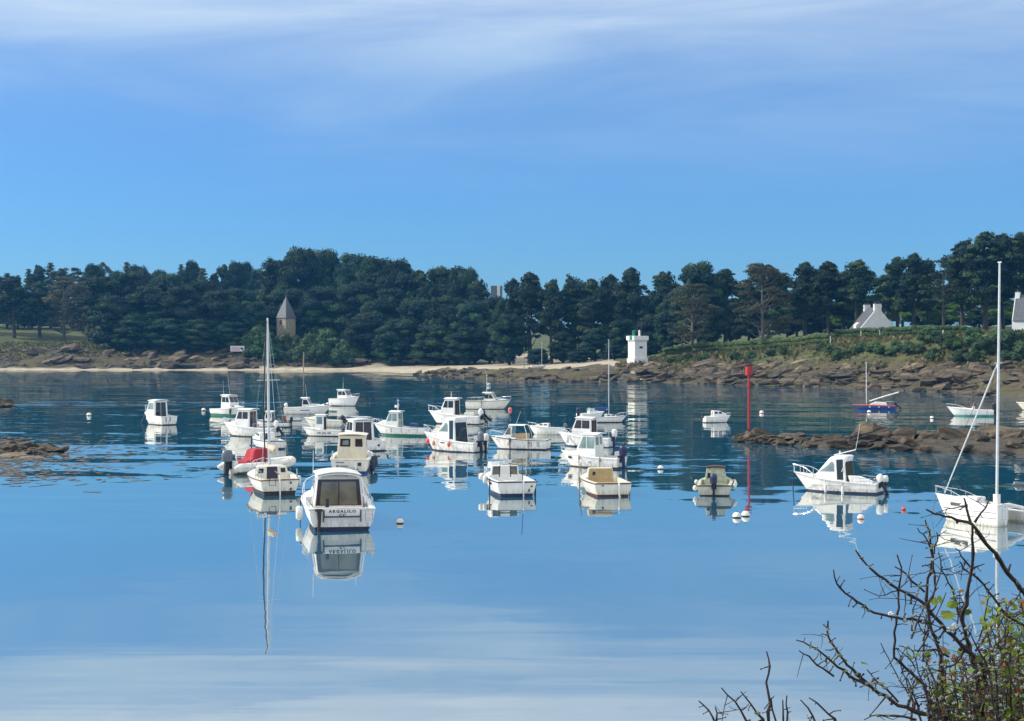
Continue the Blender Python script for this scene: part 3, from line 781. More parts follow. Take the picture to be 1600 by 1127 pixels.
# stone tower with a slate spire
X, Z = XZ(447, 498, 466); g = ground_z(X, 466)
tw = empty('stone_tower', (X, 466, g), math.radians(-38))
tz = XZ(447, 497, 466)[1] - g; tp = XZ(447, 463, 466)[1] - g
b = MB(); b.box((0, 0, tz / 2), (4.0, 4.0, tz)); b.build('wall', M['stone'], tw)
b = MB(); b.add([(-2.2, -2.2, tz), (2.2, -2.2, tz), (2.2, 2.2, tz), (-2.2, 2.2, tz), (0, 0, tp), (-2.2, -2.2, tz - .15), (2.2, -2.2, tz - .15), (2.2, 2.2, tz - .15), (-2.2, 2.2, tz - .15)],
               [(0, 1, 4), (1, 2, 4), (2, 3, 4), (3, 0, 4), (5, 6, 1, 0), (6, 7, 2, 1), (7, 8, 3, 2), (8, 5, 0, 3), (8, 7, 6, 5)]); rf = b.build('roof', M['slate'], tw)
b = MB(); b.tube([(0, 0, tp - .1), (0, 0, tp + .7)], [.07, .03], 6); b.ell((0, 0, tp + .1), (.14, .14, .14), 8, 5); b.build('finial', M['slate'], rf)
for (x, y, dx, dy) in ((-.2, -2.02, .9, .1), (-2.02, .2, .1, .9)):
    b = MB(); b.box((x, y, tz - 1.3), (dx, dy, 1.3)); b.build('window', M['hole'], tw)
tag(tw, 'square stone tower with a pointed slate roof among the trees', 'tower')

# white light tower on the headland
X, Z = XZ(996, 565, 318); g = Z
lt = empty('light_tower', (X, 318, g), math.radians(24)); k = 318 / F
hh = 40 * k; wd = 20.5 * k
b = MB(); b.box((0, 0, .15), (wd + .5, wd + .5, 1.0)); b.build('plinth', M['render'], lt)
b = MB(); b.box((0, 0, hh / 2 + .2), (wd, wd, hh - .4)); o = b.build('shaft', M['render'], lt)
for s in (-1, 1):
    for t in (-1, 1):
        b = MB(); b.box((s * (wd / 2 - .14), t * (wd / 2 - .14), hh * .5), (.42, .42, hh - 1.0)); b.build('corner_pilaster', M['render'], lt)
b = MB(); b.box((0, 0, hh - .95), (wd + .35, wd + .35, .3)); b.box((0, 0, hh - .45), (wd + .7, wd + .7, .85)); b.build('parapet', M['render'], lt)
b = MB(); b.box((.1, -wd / 2 - .03, hh * .55), (.75, .08, .4)); b.build('window', M['hole'], lt)
GREEN = mat('green_lamp', (0.01, 0.22, 0.13), .35, .1)
b = MB(); b.tube([(-wd / 2 + .2, -.5, hh), (-wd / 2 + .2, -.5, hh + .95)], .32, 12); b.tube([(-wd / 2 + .2, -.5, hh + .95), (-wd / 2 + .2, -.5, hh + 1.1)], [.36, .1], 12); b.build('lantern', GREEN, lt)
b = MB(); b.add([(-wd / 2 - .36, -.9, hh - .86), (-wd / 2 - .36, .3, hh - .86), (-wd / 2 - .36, .3, hh - .03), (-wd / 2 - .36, -.9, hh - .03)], [(0, 1, 2, 3)]); b.build('green_panel', GREEN, lt)
b = MB(); b.tube([(.45, 0, hh), (.45, 0, hh + .7)], .2, 10); b.ell((.45, 0, hh + .9), (.22, .22, .3), 10, 6); b.build('fog_signal', M['render'], lt)
b = MB(); b.tube([(.95, .1, hh), (.95, .1, hh + 2.4)], .04, 5); b.build('antenna', M['slate'], lt)
tag(lt, 'small square white light tower with green lantern on the rocky headland', 'lighthouse')

# pale building glimpsed through the gap in the wood
X, Z = XZ(776, 447, 560); g = ground_z(X, 560)
fb = empty('distant_building', (X, 560, g))
zt = Z - g
b = MB(); b.box((0, 0, zt / 2), (4.2, 4, zt)); b.build('wall', mat('grey_cladding', (.16, .17, .20), .7, .1), fb)
b = MB(); b.box((.7, -2.05, zt - 2), (1.0, .2, 4.0)); b.box((.2, -2.1, zt - 4.2), (2.4, .3, .5)); b.build('white_panel', M['render'], fb)
tag(fb, 'grey and white building glimpsed in the gap between the woods', 'building')

# sign board above the left rocks
X, Yq, g = spot(371, 556)
Yq -= 2.5; Z = XZ(371, 549, Yq)[1]
sg = empty('sign_board', ((371 - 800) / F * Yq, Yq, Z))
M['signface'] = mat('sign_face', (.62, .42, .46), .5, .06, 2.0)
b = MB(); b.box((0, 0, .75), (4.1, .1, 1.6)); b.build('board', M['render'], sg)
b = MB(); b.box((-.55, -.07, .75), (2.5, .04, 1.2)); b.build('lettering_panel', M['signface'], sg)
b = MB(); b.box((1.25, -.07, .85), (.75, .04, .5)); b.box((1.5, -.07, .5), (.35, .04, .5)); b.build('dark_mark', M['hole'], sg)
for s in (-1.6, 1.6):
    b = MB(); b.tube([(s, .1, -2.2), (s, .1, 1.4)], .07, 6); b.build('post', M['bark'], sg)
tag(sg, 'white board with faded pink panel on the rocks of the left shore', 'sign')

# fence posts along the bank
M['paint_white'] = mat('weathered_white_paint', (.66, .65, .6), .7, .15, 3.0)
fr = random.Random(5)
for k, px in enumerate([1117, 1137, 1256, 1270, 1284, 1298, 1322, 1345, 1375, 1440, 1473]):
    Y = 303 - (px - 1117) * .135 if px < 1300 else 273 - (px - 1300) * .05
    X, Y, g = spot(px, 548 if px < 1200 else 538 if px < 1300 else 529)
    b = MB(); b.box((0, 0, .55), (.13, .13, 1.7)); b.add([(-.065, -.065, 1.4), (.065, -.065, 1.4), (.065, .065, 1.4), (-.065, .065, 1.4), (0, 0, 1.5)], [(0, 1, 4), (1, 2, 4), (2, 3, 4), (3, 0, 4)])
    o = b.build('fence_post', M['paint_white'], loc=(X, Y, g), rot=(fr.uniform(-.04, .04), fr.uniform(-.06, .06), fr.uniform(0, 1)))
    tag(o, 'pale wooden fence post on the grassy bank below the hedges', 'post', 'fence posts on the bank')

# beacons and poles
RED = mat('red_paint', (.42, .016, .022), .5, .15, 2.0)
p = P(1170, 688)
bc = empty('red_beacon', (p.x, p.y, 0))
sc_ = p.y / F
b = MB(); b.tube([(0, 0, .1), (0, 0, 16 * sc_ + .1)], .10, 8); b.build('foot', M['rock_dark'], bc)
b = MB(); b.tube([(0, 0, 14 * sc_), (0, 0, 106 * sc_)], [.09, .08], 10); b.tube([(0, 0, 85 * sc_), (0, 0, 86.5 * sc_)], .17, 10); b.build('pole', RED, bc)
b = MB(); b.tube([(0, 0, 102 * sc_), (0, 0, 115 * sc_)], .27, 14); b.build('can_topmark', RED, bc)
b = MB(); b.tube([(0, -.14, 14 * sc_), (0, -.14, 60 * sc_)], .02, 4)
for q in range(9): b.box((0, -.14, (16 + q * 5) * sc_), (.28, .03, .03))
b.build('ladder', RED, bc)
tag(bc, 'tall red beacon pole with can topmark standing on the reef', 'beacon')
M['wood_pole'] = mat('weathered_pole', (.36, .28, .18), .8, .2, 3.0)
p = P(477, 579.5); o = MB().tube([(0, 0, -1), (.1, 0, 3.4), (.12, 0, 5.2)], [.16, .14, .11], 8)
o.tube([(.1, 0, 2.9), (.11, 0, 3.4)], .19, 8); o = o.build('mooring_post', M['wood_pole'], loc=(p.x, p.y - 4, 0)); tag(o, 'brown wooden post in the water in front of the left beach', 'post')
X, Z = XZ(819, 572, 322); o = MB().tube([(0, 0, -.6), (0, 0, 3.6)], [.07, .05], 6).box((0, 0, 3.7), (.25, .25, .3)).build('marker_pole', mat('green_pole', (.12, .22, .14), .6, .1), loc=(X, 322, Z)); tag(o, 'thin green marker pole standing behind the beach rocks', 'pole')

# buoys
M['buoy_white'] = mat('white_float', (.78, .77, .74), .5, .12, 6.0)
M['buoy_red'] = mat('red_float', (.62, .08, .05), .45, .12, 5.0)
M['buoy_pink'] = mat('faded_pink_float', (.75, .16, .17), .5, .12, 5.0)
M['weedline'] = mat('weedy_underside', (.035, .03, .022), .7, .2, 6.0)
def buoy(px, py, r, top, label, low='weedline', squash=.92, group=None, ring=True):
    p = P(px, py); root = empty('mooring_buoy', (p.x, p.y, 0), RND.uniform(0, 6))
    b = MB()
    nu, nv = 14, 9
    b.ell((0, 0, r * .42), (r, r, r * squash), nu, nv); me = mesh('float', b.v, b.f, [M[top], M[low]], [1 if sum(b.v[i][2] for i in f) / 4 < r * .12 else 0 for f in b.f], True)
    link('float', me, root)
    if ring:
        c = MB(); c.tube([(math.cos(a) * r * .2, 0, r * (1.36 + .22 * math.sin(a))) for a in [k * math.pi / 4 for k in range(9)]], r * .06, 5); c.build('ring', M['weedline'], root)
    tag(root, label, 'buoy', group)
buoy(139, 650, .24, 'buoy_white', 'lone white mooring buoy on the open water at the far left')
buoy(625, 818, .15, 'buoy_white', 'white and brown mooring buoy right of the near cabin cruiser')
buoy(1032, 733, .16, 'buoy_white', 'white mooring buoy between the cream boat and the red pole reflection')
buoy(1151, 809, .17, 'buoy_white', 'white float with dark weed, left of a touching pair below the red pole')
buoy(1165, 807, .17, 'buoy_white', 'clean white float, right of a touching pair below the red pole')
buoy(1190, 646, .22, 'buoy_white', 'white buoy with red underside right of the red beacon', 'buoy_red')
buoy(1345, 811, .14, 'buoy_white', 'white buoy in front of the pilothouse boat near the reef', 'buoy_red')
buoy(1412, 797, .10, 'buoy_red', 'small dark red float right of the pilothouse boat near the reef')
buoy(1358, 645, .20, 'buoy_white', 'small white buoy just in front of the blue sailing dinghy')
buoy(1456, 654, .18, 'buoy_white', 'tiny white buoy left of the speedboat with teal bottom')
buoy(797, 641, .22, 'buoy_pink', 'pink and white mooring buoy at the bow of the cream cruiser', 'buoy_pink')
buoy(318, 642, .22, 'buoy_white', 'small white buoy behind the stern of the green-bottomed boat')
# ------------------------------------------------------------------ boats
def gel(name, c, rough=.3, var=.05):
    m = mat(name, c, rough, var, 2.2)
    if min(c) < .4: return m
    n, l = m.node_tree.nodes, m.node_tree.links; b = n['Principled BSDF']; src = b.inputs['Base Color'].links[0].from_socket
    t = n.new('ShaderNodeTexCoord'); sp = n.new('ShaderNodeSeparateXYZ'); l.new(t.outputs['Object'], sp.inputs[0])   # scum above the waterline, runs down the sides
    r = n.new('ShaderNodeMapRange'); r.inputs[1].default_value, r.inputs[2].default_value, r.inputs[3].default_value, r.inputs[4].default_value = .10, .42, .75, 0.0; l.new(sp.outputs[2], r.inputs[0])
    mp_ = n.new('ShaderNodeMapping'); mp_.inputs['Scale'].default_value = (5, 5, .9); l.new(t.outputs['Object'], mp_.inputs[0])
    z = n.new('ShaderNodeTexNoise'); z.inputs['Scale'].default_value = 1.6; z.inputs['Detail'].default_value = 5; l.new(mp_.outputs[0], z.inputs['Vector'])
    q = n.new('ShaderNodeMapRange'); q.inputs[1].default_value, q.inputs[2].default_value, q.inputs[3].default_value, q.inputs[4].default_value = .40, .72, .06, 1.0; l.new(z.outputs[0], q.inputs[0])
    ad_ = n.new('ShaderNodeMath'); ad_.operation = 'ADD'; ad_.inputs[1].default_value = .22; l.new(r.outputs[0], ad_.inputs[0])
    mu = n.new('ShaderNodeMath'); mu.operation = 'MULTIPLY'; l.new(ad_.outputs[0], mu.inputs[0]); l.new(q.outputs[0], mu.inputs[1])
    mx = n.new('ShaderNodeMix'); mx.data_type = 'RGBA'; mx.inputs[7].default_value = (.34, .30, .20, 1); l.new(mu.outputs[0], mx.inputs[0]); l.new(src, mx.inputs[6]); l.new(mx.outputs[2], b.inputs['Base Color'])
    return m
G = {'white': gel('white_gelcoat', (.80, .80, .79)), 'cream': gel('cream_gelcoat', (.76, .71, .58)), 'ivory': gel('ivory_gelcoat', (.76, .74, .66)), 'grey': gel('weathered_gelcoat', (.56, .57, .53), .5, .15),
     'navy': gel('navy_antifouling', (.012, .022, .075), .6, .15), 'black': gel('black_paint', (.018, .018, .022), .5, .15), 'brown': gel('brown_antifouling', (.075, .025, .022), .7, .15), 'green': gel('green_antifouling', (.012, .16, .095), .6, .12),
     'teal': gel('teal_antifouling', (.05, .32, .28), .6, .12), 'blue': gel('blue_paint', (.014, .05, .26), .4, .1), 'red': gel('red_deck_paint', (.36, .075, .055), .6, .12), 'wood': mat('varnished_wood', (.22, .10, .045), .45, .2, 3.0, stretch=(1, 8, 8)),
     'tan': mat('tan_canvas', (.46, .34, .17), .85, .1, 4.0, bump=.15, bscale=9), 'redcloth': mat('red_canvas', (.42, .018, .035), .8, .14, 2.5, bump=.35, bscale=4), 'bluecloth': mat('blue_canvas', (.02, .07, .33), .8, .12, 3.0, bump=.25, bscale=6),
     'sail': mat('beige_sailcloth', (.52, .45, .33), .85, .15, 4.0, bump=.4, bscale=8), 'whitecloth': mat('white_canvas', (.72, .72, .70), .8, .08, 3.0, bump=.3, bscale=6), 'mould': mat('mildewed_canvas', (.50, .52, .40), .85, .2, 5.0),
     'rubber': mat('inflatable_tube', (.70, .69, .65), .6, .06, 3.0), 'steel': mat('stainless_steel', (.72, .73, .75), .25, .05, 6.0, metallic=.9), 'alu': mat('mast_alloy', (.66, .67, .68), .4, .06, 4.0, metallic=.35), 'rope': mat('weathered_rope', (.20, .17, .13), .9, .2, 9.0),
     'darkrope': mat('dark_rope', (.03, .03, .035), .9, .2, 9.0), 'cowl_grey': mat('grey_cowl', (.12, .15, .19), .35, .08, 3.0), 'cowl_black': mat('black_cowl', (.014, .016, .024), .3, .1, 3.0), 'cowl_navy': mat('navy_cowl', (.015, .02, .07), .35, .1, 3.0), 'cowl_white': mat('white_cowl', (.72, .72, .71), .35, .06, 3.0),
     'fender': mat('fender_vinyl', (.70, .71, .70), .5, .1, 4.0), 'fender_navy': mat('navy_fender', (.02, .025, .06), .6, .1, 4.0), 'orange': mat('orange_fender', (.78, .10, .06), .5, .1, 4.0), 'pinkf': mat('faded_fender', (.62, .30, .22), .6, .15, 4.0), 'ink': mat('dark_lettering', (.03, .03, .05), .6, .1, 3.0)}
def glassy(name, col, rough=.06):
    m = mat(name, col, rough, .25, 1.2, spec=.7); return m
G['dark'] = glassy('tinted_glass', (.022, .028, .036)); G['purple'] = glassy('curtained_glass', (.055, .030, .042)); G['smoke'] = glassy('smoky_glass', (.17, .155, .12)); G['pale'] = glassy('pale_glass', (.26, .36, .36)); G['blueglass'] = glassy('blue_tinted_glass', (.015, .04, .085))
def clear_glass():
    m = bpy.data.materials.new('clear_acrylic'); n, l, b = nodes_of(m)
    b.inputs['Roughness'].default_value = .05; b.inputs['Base Color'].default_value = (.55, .65, .66, 1)
    tr = n.new('ShaderNodeBsdfTransparent'); tr.inputs[0].default_value = (.86, .92, .92, 1)
    nz = n.new('ShaderNodeTexNoise'); nz.inputs['Scale'].default_value = 2.0
    r = n.new('ShaderNodeMapRange'); r.inputs[3].default_value, r.inputs[4].default_value = .5, .68; l.new(nz.outputs[0], r.inputs[0])
    ms = n.new('ShaderNodeMixShader'); l.new(r.outputs[0], ms.inputs[0]); l.new(b.outputs[0], ms.inputs[1]); l.new(tr.outputs[0], ms.inputs[2])
    l.new(ms.outputs[0], n['Material Output'].inputs[0]); return m
G['clear'] = clear_glass()

class Boat:
    def __init__(s, name, label, xa, xb, wl, th, L, B, fs=.62, fb=.95, tw=.86, top='white', bot='navy', cat='motorboat', boot=.08, rail=None, fine=2.2, group=None, zs=None):
        """xa, xb: photo columns the hull spans; wl: photo row of the nearest waterline; th: heading, degrees (90 = away)"""
        s.L, s.B, s.fs, s.fb, s.tw, s.fine, s.boot = L, B, fs, fb, tw, fine, boot
        t = math.radians(th); ray = math.pi / 2 - math.atan(((xa + xb) / 2 - 800) / F)
        c, q = abs(math.sin(t - ray)), abs(math.cos(t - ray))          # share of length and of beam seen across the view
        ext = L * c * .96 + B * (tw if c < .5 else .55) * q if c > .12 else B * 1.0 + L * c * .3
        Yn = F * H / (wl - HZ)
        near = (L / 2 * q + B / 2 * c * .6)
        k = (xb - xa) / F * Yn / ext; k = (xb - xa) / F * (Yn + near * k * .45) / ext
        near *= k; Y = Yn + near
        lo = F * 1e9; hi = -lo
        # centre the outline on the wanted columns
        X = ((xa + xb) / 2 - 800) / F * Y
        for it in range(3):
            cs = []
            for (x, y) in ((-L / 2, B / 2 * tw), (-L / 2, -B / 2 * tw), (0, B / 2), (0, -B / 2), (L / 2, 0)):
                wx, wy = X + k * (x * math.cos(t) - y * math.sin(t)), Y + k * (x * math.sin(t) + y * math.cos(t))
                cs.append((800 + F * wx / wy, HZ + F * H / wy))
            a_, b_ = min(v[0] for v in cs), max(v[0] for v in cs)
            k *= (xb - xa) / (b_ - a_); X += ((xa + xb) - (a_ + b_)) / 2 / F * Y
            Y += .9 * (F * H / (wl - HZ) - F * H / (max(v[1] for v in cs) - HZ))
        zs_ = zs if zs else (1.28 if c > .45 else 1.0)
        s.zk = k * zs_
        s.root = empty(name, (X, Y, 0), t, k)
        s.root.scale = (k, k, k * zs_)
        s.root.rotation_euler = (math.radians(RND.uniform(-1, 1)), math.radians(RND.uniform(-.6, .6)), t)
        tag(s.root, label, cat, group); s.k = k
        s.top, s.bot = top, bot
        s.hull_mesh(); s.rub(rail)
    def t(s, x): return min(1, max(0, x / s.L + .5))
    def hb(s, x):
        t = s.t(x); B = s.B / 2
        if t < .45: return B * (s.tw + (1 - s.tw) * math.sin(t / .45 * math.pi / 2))
        return max(.02, B * (1 - ((t - .45) / .55) ** s.fine))
    def sh(s, x): return s.fs + (s.fb - s.fs) * s.t(x) ** 1.8
    def hull_mesh(s):
        T = [0, .08, .2, .32, .45, .56, .66, .75, .83, .89, .94, .975, 1.0]
        vs, fs, fm = [], [], []
        for t in T:
            x = -s.L / 2 + s.L * t; b = s.hb(x); z = s.sh(x)
            lo = .90 - .42 * t * t
            for (yf, zz) in ((0, -.34 * (1 - t ** 4)), (lo * .86, -.10), (lo * .95, s.boot), (lo + (1 - lo) * .35, s.boot + (z - s.boot) * .35), (lo + (1 - lo) * .75, s.boot + (z - s.boot) * .72), (1, z)):
                xx = x - (.16 * s.L * (1 - max(zz, -.3) / s.fb) * t ** 5) + (.05 * (1 - zz / s.fs) if t == 0 else 0)
                vs.append((xx, b * yf, zz))
        n = 6; N = len(T)
        vs2 = [(x, -y, z) for x, y, z in vs]
        o = len(vs)
        for i in range(N - 1):
            for j in range(n - 1):
                a = i * n + j
                fs.append((a, a + 1, a + n + 1, a + n)[::-1]); fm.append(1 if j < 2 else 0)
                fs.append((a + o, a + 1 + o, a + n + 1 + o, a + n + o)); fm.append(1 if j < 2 else 0)
        for j in range(n - 1):
            fs.append((j, j + 1, o + j + 1, o + j)); fm.append(1 if j < 2 else 0)
        me = mesh('hull', vs + vs2, fs, [G[s.top], G[s.bot]], fm)
        s.hull = link('hull', me, s.root)
    def rub(s, m=None, r=.028):
        for sg in (1, -1):
            pts = [(x, sg * (s.hb(x) + .005), s.sh(x) - .03) for x in [-s.L / 2 + s.L * k / 14 for k in range(15)]]
            MB().tube(pts, r, 6).build('rub_rail', G[m or s.top], s.root)
        w = s.hb(-s.L / 2); MB().tube([(-s.L / 2 - .01, -w, s.fs - .03), (-s.L / 2 - .01, w, s.fs - .03)], r, 6).build('rub_rail', G[m or s.top], s.root)
    def deck(s, xc=.1, zf=.12, g=.16, m=None, floor=None, notch=0):
        """cockpit from the stern to x = xc * L, foredeck ahead of it"""
        tc = .5 + xc
        T = [(0, 'e'), (.035, 'e'), (.036, 'w')] + [(t, 'w') for t in (.12, .22, .32, .42, .52, .6, .66) if t < tc - .02] + [(tc - .002, 'w'), (tc, 'd')] + [(t, 'd') for t in (.5, .58, .66, .74, .82, .88, .93, .97, 1.0) if t > tc + .02]
        vs, fs, fm = [], [], []
        for t, k in T:
            x = -s.L / 2 + s.L * t; b = s.hb(x); z = s.sh(x); gi = min(g, b * .5)
            if k == 'e': r = [(b, z), (b - gi, z + .015), (b - gi - .04, z + .015), (0, z + .02)]
            elif k == 'w': r = [(b, z), (b - gi, z + .015), (b - gi - .04, zf), (0, zf)]
            else: r = [(b, z), (b * .7, z + .05 * min(1, b)), (b * .35, z + .08 * min(1, b)), (0, z + .09 * min(1, b))]
            for y, zz in r: vs.append((x, y, zz))
        N = len(T); o = len(vs); vs += [(x, -y, z) for x, y, z in vs]
        for i in range(N - 1):
            for j in range(3):
                a = i * 4 + j
                f = 1 if (T[i][1] == 'w' and T[i + 1][1] == 'w' and j == 2) else 0
                fs.append((a, a + 1, a + 5, a + 4)); fs.append((a + o, a + 4 + o, a + 5 + o, a + 1 + o)); fm += [f, f]
        s.zf = zf
        return link('deck', mesh('deck', vs, fs, [G[m or s.top], G[floor or m or s.top]], fm), s.root)
    # --- cabins: a side outline (x, z) carried across the beam
    def cabin(s, prof, w, a=0.0, c=.05, m=None, name='cabin', bev=.04):
        xa, z0 = prof[0][0], min(p[1] for p in prof)
        yy = lambda x, z: w - a * (x - xa) - c * (z - z0)
        b = MB(); b.prism(prof, lambda p, sd_: (p[0], (1 if sd_ else -1) * yy(*p), p[1]))
        o = b.build(name, G[m or s.top], s.root)
        if bev: bevel(o, bev, 2)
        o_ = o
        return o_, yy, prof
    def pane(s, cab, poly, gm='dark', sides=(1, -1), fr=None):
        o, yy, prof = cab
        for sg in sides:
            b = MB(); b.prism(poly, lambda p, k: (p[0], sg * (yy(*p) + (.012 if k else -.02)), p[1]))
            b.build('window', G[gm], o)
    def facing(s, cab, i, u0, u1, v0, v1, gm='dark', name='window', out=.012):
        """pane on the sloping face between outline points i and i+1"""
        o, yy, prof = cab
        A, Bp = prof[i], prof[(i + 1) % len(prof)]
        d = Vector((Bp[0] - A[0], 0, Bp[1] - A[1])); nr = Vector((d.z, 0, -d.x)).normalized()
        cx = sum(p[0] for p in prof) / len(prof); cz = sum(p[1] for p in prof) / len(prof)
        mid = Vector(((A[0] + Bp[0]) / 2 - cx, 0, (A[1] + Bp[1]) / 2 - cz))
        if nr.dot(mid) < 0: nr = -nr
        def pt(u, v, e):
            x, z = A[0] + (Bp[0] - A[0]) * v, A[1] + (Bp[1] - A[1]) * v
            return Vector((x, u * yy(x, z), z)) + nr * e
        b = MB(); q = [(u0, v0), (u1, v0), (u1, v1), (u0, v1)]
        b.prism(q, lambda p, k: pt(p[0], p[1], out if k else -.02))
        return b.build(name, G[gm], o)
    def roof(s, x0, x1, w, z, th=.06, m=None, a=0.0, camber=.06):
        vs, fs = [], []
        K = 6
        for x in (x0, x0 + (x1 - x0) * .5, x1):
            ww = w - a * (x - x0)
            for j in range(K + 1):
                u = -1 + 2 * j / K; vs.append((x, u * ww, z + camber * (1 - u * u)))
        n = len(vs); vs += [(x, y, zz + th) for x, y, zz in vs]
        for i in range(2):
            for j in range(K):
                q = i * (K + 1) + j; fs.append((q, q + 1, q + K + 2, q + K + 1)); fs.append((q + n, q + K + 1 + n, q + K + 2 + n, q + 1 + n))
        for j in range(K):
            fs.append((j, j + n, j + 1 + n, j + 1)); e = 2 * (K + 1) + j; fs.append((e, e + 1, e + 1 + n, e + n))
        for i in range(2):
            q = i * (K + 1); fs.append((q, q + K + 1, q + K + 1 + n, q + n)); q += K; fs.append((q, q + n, q + K + 1 + n, q + K + 1))
        return bevel(link('roof', mesh('roof', vs, fs, G[m or s.top]), s.root), .02, 2, 50)
    def pilothouse(s, x0, x1, h, w, rf=.45, rr=.05, sill=.42, n=2, gm='dark', rear='door', rgm=None, m=None, ov=.12, split=2, a=.03, open_back=False):
        zs = s.sh((x0 + x1) / 2); zb = max(.05, zs - .4); z1 = zs + h; zl = zs + sill * h
        prof = [(x0, zb), (x0 + rr, z1), (x1 - rf, z1), (x1, zl), (x1 + .06, zb)]
        c = s.cabin(prof, w, a, .06, m, 'pilothouse')
        lim = lambda z: x1 - rf * (z - zl) / (z1 - zl) - .10
        lo, hi = zl + .03, z1 - .14
        xs = x0 + .16; step = (lim(lo) - xs) / n
        for k in range(n):
            xa, xb = xs + step * k, xs + step * (k + 1) - .07
            poly = [(xa, lo), (min(xb, lim(lo)), lo), (min(xb if k < n - 1 else lim(hi), lim(hi)), hi), (xa, hi)]
            if poly[2][0] - xa > .08: s.pane(c, poly, gm)
        for k in range(split):
            u = 1.84 / split; s.facing(c, 2, -.92 + u * k + .03, -.92 + u * (k + 1) - .03, .14, .95, gm)
        if rear == 'door':
            for k in range(2): s.facing(c, 0, -.78 + .78 * k + .03, 0 + .78 * k - .03, (zs - .15 - zb) / (z1 - zb), .92, rgm or gm, 'door')
        elif rear == 'windows':
            for k in range(2): s.facing(c, 0, (-.72, .12)[k], (-.18, .8)[k], .62, .90, rgm or gm)
        s.roof(x0 - ov * 1.6, x1 - rf + ov, w + .05 - .06 * (z1 - zb), z1 - .005, .05, m)
        s.ph = (x0, x1 - rf, w, z1)
        return c
    def cuddy(s, x0, x1, h, w, gm='dark', n=2, m=None, rear=True, front=.55, name='cuddy'):
        zs = s.sh(x0); zb = zs - .12; z1 = zs + h; xf = x1
        prof = [(x0, zb), (x0 + .02, z1), (x0 + (x1 - x0) * (1 - front), z1 - .02), (x0 + (x1 - x0) * .86, zs + h * .45 + .04), (x1, s.sh(x1) + .02), (x1, zb)]
        c = s.cabin(prof, w, w * .5 / (x1 - x0), .10, m, name, .07)
        for k in range(n):
            xa = x0 + .2 + k * (x1 - x0) * .30; xb = xa + (x1 - x0) * .22
            s.pane(c, [(xa, zs + h * .45), (xb, zs + h * .45), (xb - .03, zs + h * .80), (xa + .02, zs + h * .80)], gm)
        if rear: s.facing(c, 0, -.28, .28, .15, .9, gm, 'hatch')
        return c
    def windscreen(s, x, w, h, rake=.35, side=.7, gm='clear', fm='steel'):
        z = s.sh(x) + .06
        p = [(x - side, w), (x, w * .82), (x + .12, 0), (x, -w * .82), (x - side, -w)]
        root = None
        for k in range(4):
            (xa, ya), (xb, yb) = p[k], p[k + 1]
            vs = [(xa, ya, z), (xb, yb, z), (xb - rake * h, yb * .9, z + h), (xa - rake * h * (.6 if k in (0, 3) else 1), ya * .9, z + h)]
            vs += [(q[0] - .012, q[1], q[2]) for q in vs]
            o = link('windscreen', mesh('windscreen', vs, [(0, 1, 2, 3), (7, 6, 5, 4), (0, 4, 5, 1), (1, 5, 6, 2), (2, 6, 7, 3), (3, 7, 4, 0)], G[gm]), s.root)
            b = MB(); b.tube([vs[3], vs[2]], .022, 6); b.tube([vs[0], vs[3]], .018, 6); b.tube([vs[1], vs[2]], .018, 6); b.build('frame', G[fm], o)
    # --- fittings
    def pulpit(s, x0=.2, h=.38, m='steel', r=.019, low=True):
        xs = [s.L * x0 + (s.L * .5 - s.L * x0) * k / 6 for k in range(7)]
        b = MB()
        left = [(x, max(.05, s.hb(x) - .05), s.sh(x) + h * min(1, .35 + (k / 6) * 1.6)) for k, x in enumerate(xs)]
        tip = (s.L * .5 + .10, 0, s.sh(s.L * .5) + h)
        b.tube(left + [tip] + [(x, -y, z) for x, y, z in left[::-1]], r, 6)
        for (x, y, z) in left[0::2]:
            for sg in (1, -1): b.tube([(x, sg * y, s.sh(x)), (x, sg * y, z)], r * .85, 5)
        b.build('pulpit', G[m], s.root)
    def siderail(s, x0, x1, h=.3, m='steel', r=.017, sides=(1, -1)):
        for sg in sides:
            xs = [x0 + (x1 - x0) * k / 4 for k in range(5)]; b = MB()
            top = [(x, sg * (s.hb(x) - .06), s.sh(x) + h) for x in xs]
            b.tube([(xs[0], sg * (s.hb(xs[0]) - .06), s.sh(xs[0]))] + top + [(xs[-1], sg * (s.hb(xs[-1]) - .06), s.sh(xs[-1]))], r, 5)
            b.tube([(xs[2], top[2][1], s.sh(xs[2])), top[2]], r, 5); b.build('rail', G[m], s.root)
    def outboard(s, y=0, tilt=0, k=1.0, m='cowl_black', z=None, x=None, leg='cowl_black'):
        zz = s.fs + .05 if z is None else z
        e = (-s.L / 2 - .16 * k) if x is None else x
        ob = MB()
        ring = []
        for (h, lx, lw) in ((0, .30, .15), (.06, .36, .19), (.28, .38, .20), (.44, .33, .18), (.52, .22, .12)):
            ring.append([(-.06 + lx * math.cos(q) * .72 - .04 * h, lw * math.sin(q), h + .05) for q in [2 * math.pi * j / 10 for j in range(10)]])
        vs = [p for r in ring for p in r]; fs = []
        for i in range(4):
            for j in range(10): fs.append((i * 10 + j, i * 10 + (j + 1) % 10, (i + 1) * 10 + (j + 1) % 10, (i + 1) * 10 + j))
        fs += [tuple(range(9, -1, -1)), tuple(range(40, 50))]
        o = link('outboard', mesh('outboard', vs, fs, G[m], None, True), s.root, (e, y, zz), (0, math.radians(-tilt), 0), k)
        l = MB(); l.prism([(-.16, .08), (.10, .08), (.06, -.5), (.03, -.78), (-.14, -.78), (-.12, -.5)], lambda p, q: (p[0], (.055 if q else -.055), p[1]))
        l.prism([(-.30, -.52), (.08, -.52), (.08, -.49), (-.30, -.49)], lambda p, q: (p[0], (.1 if q else -.1), p[1]))
        l.tube([(.14, 0, -.70), (.05, 0, -.70), (-.16, 0, -.70), (-.22, 0, -.70)], [.015, .06, .06, .03], 8)
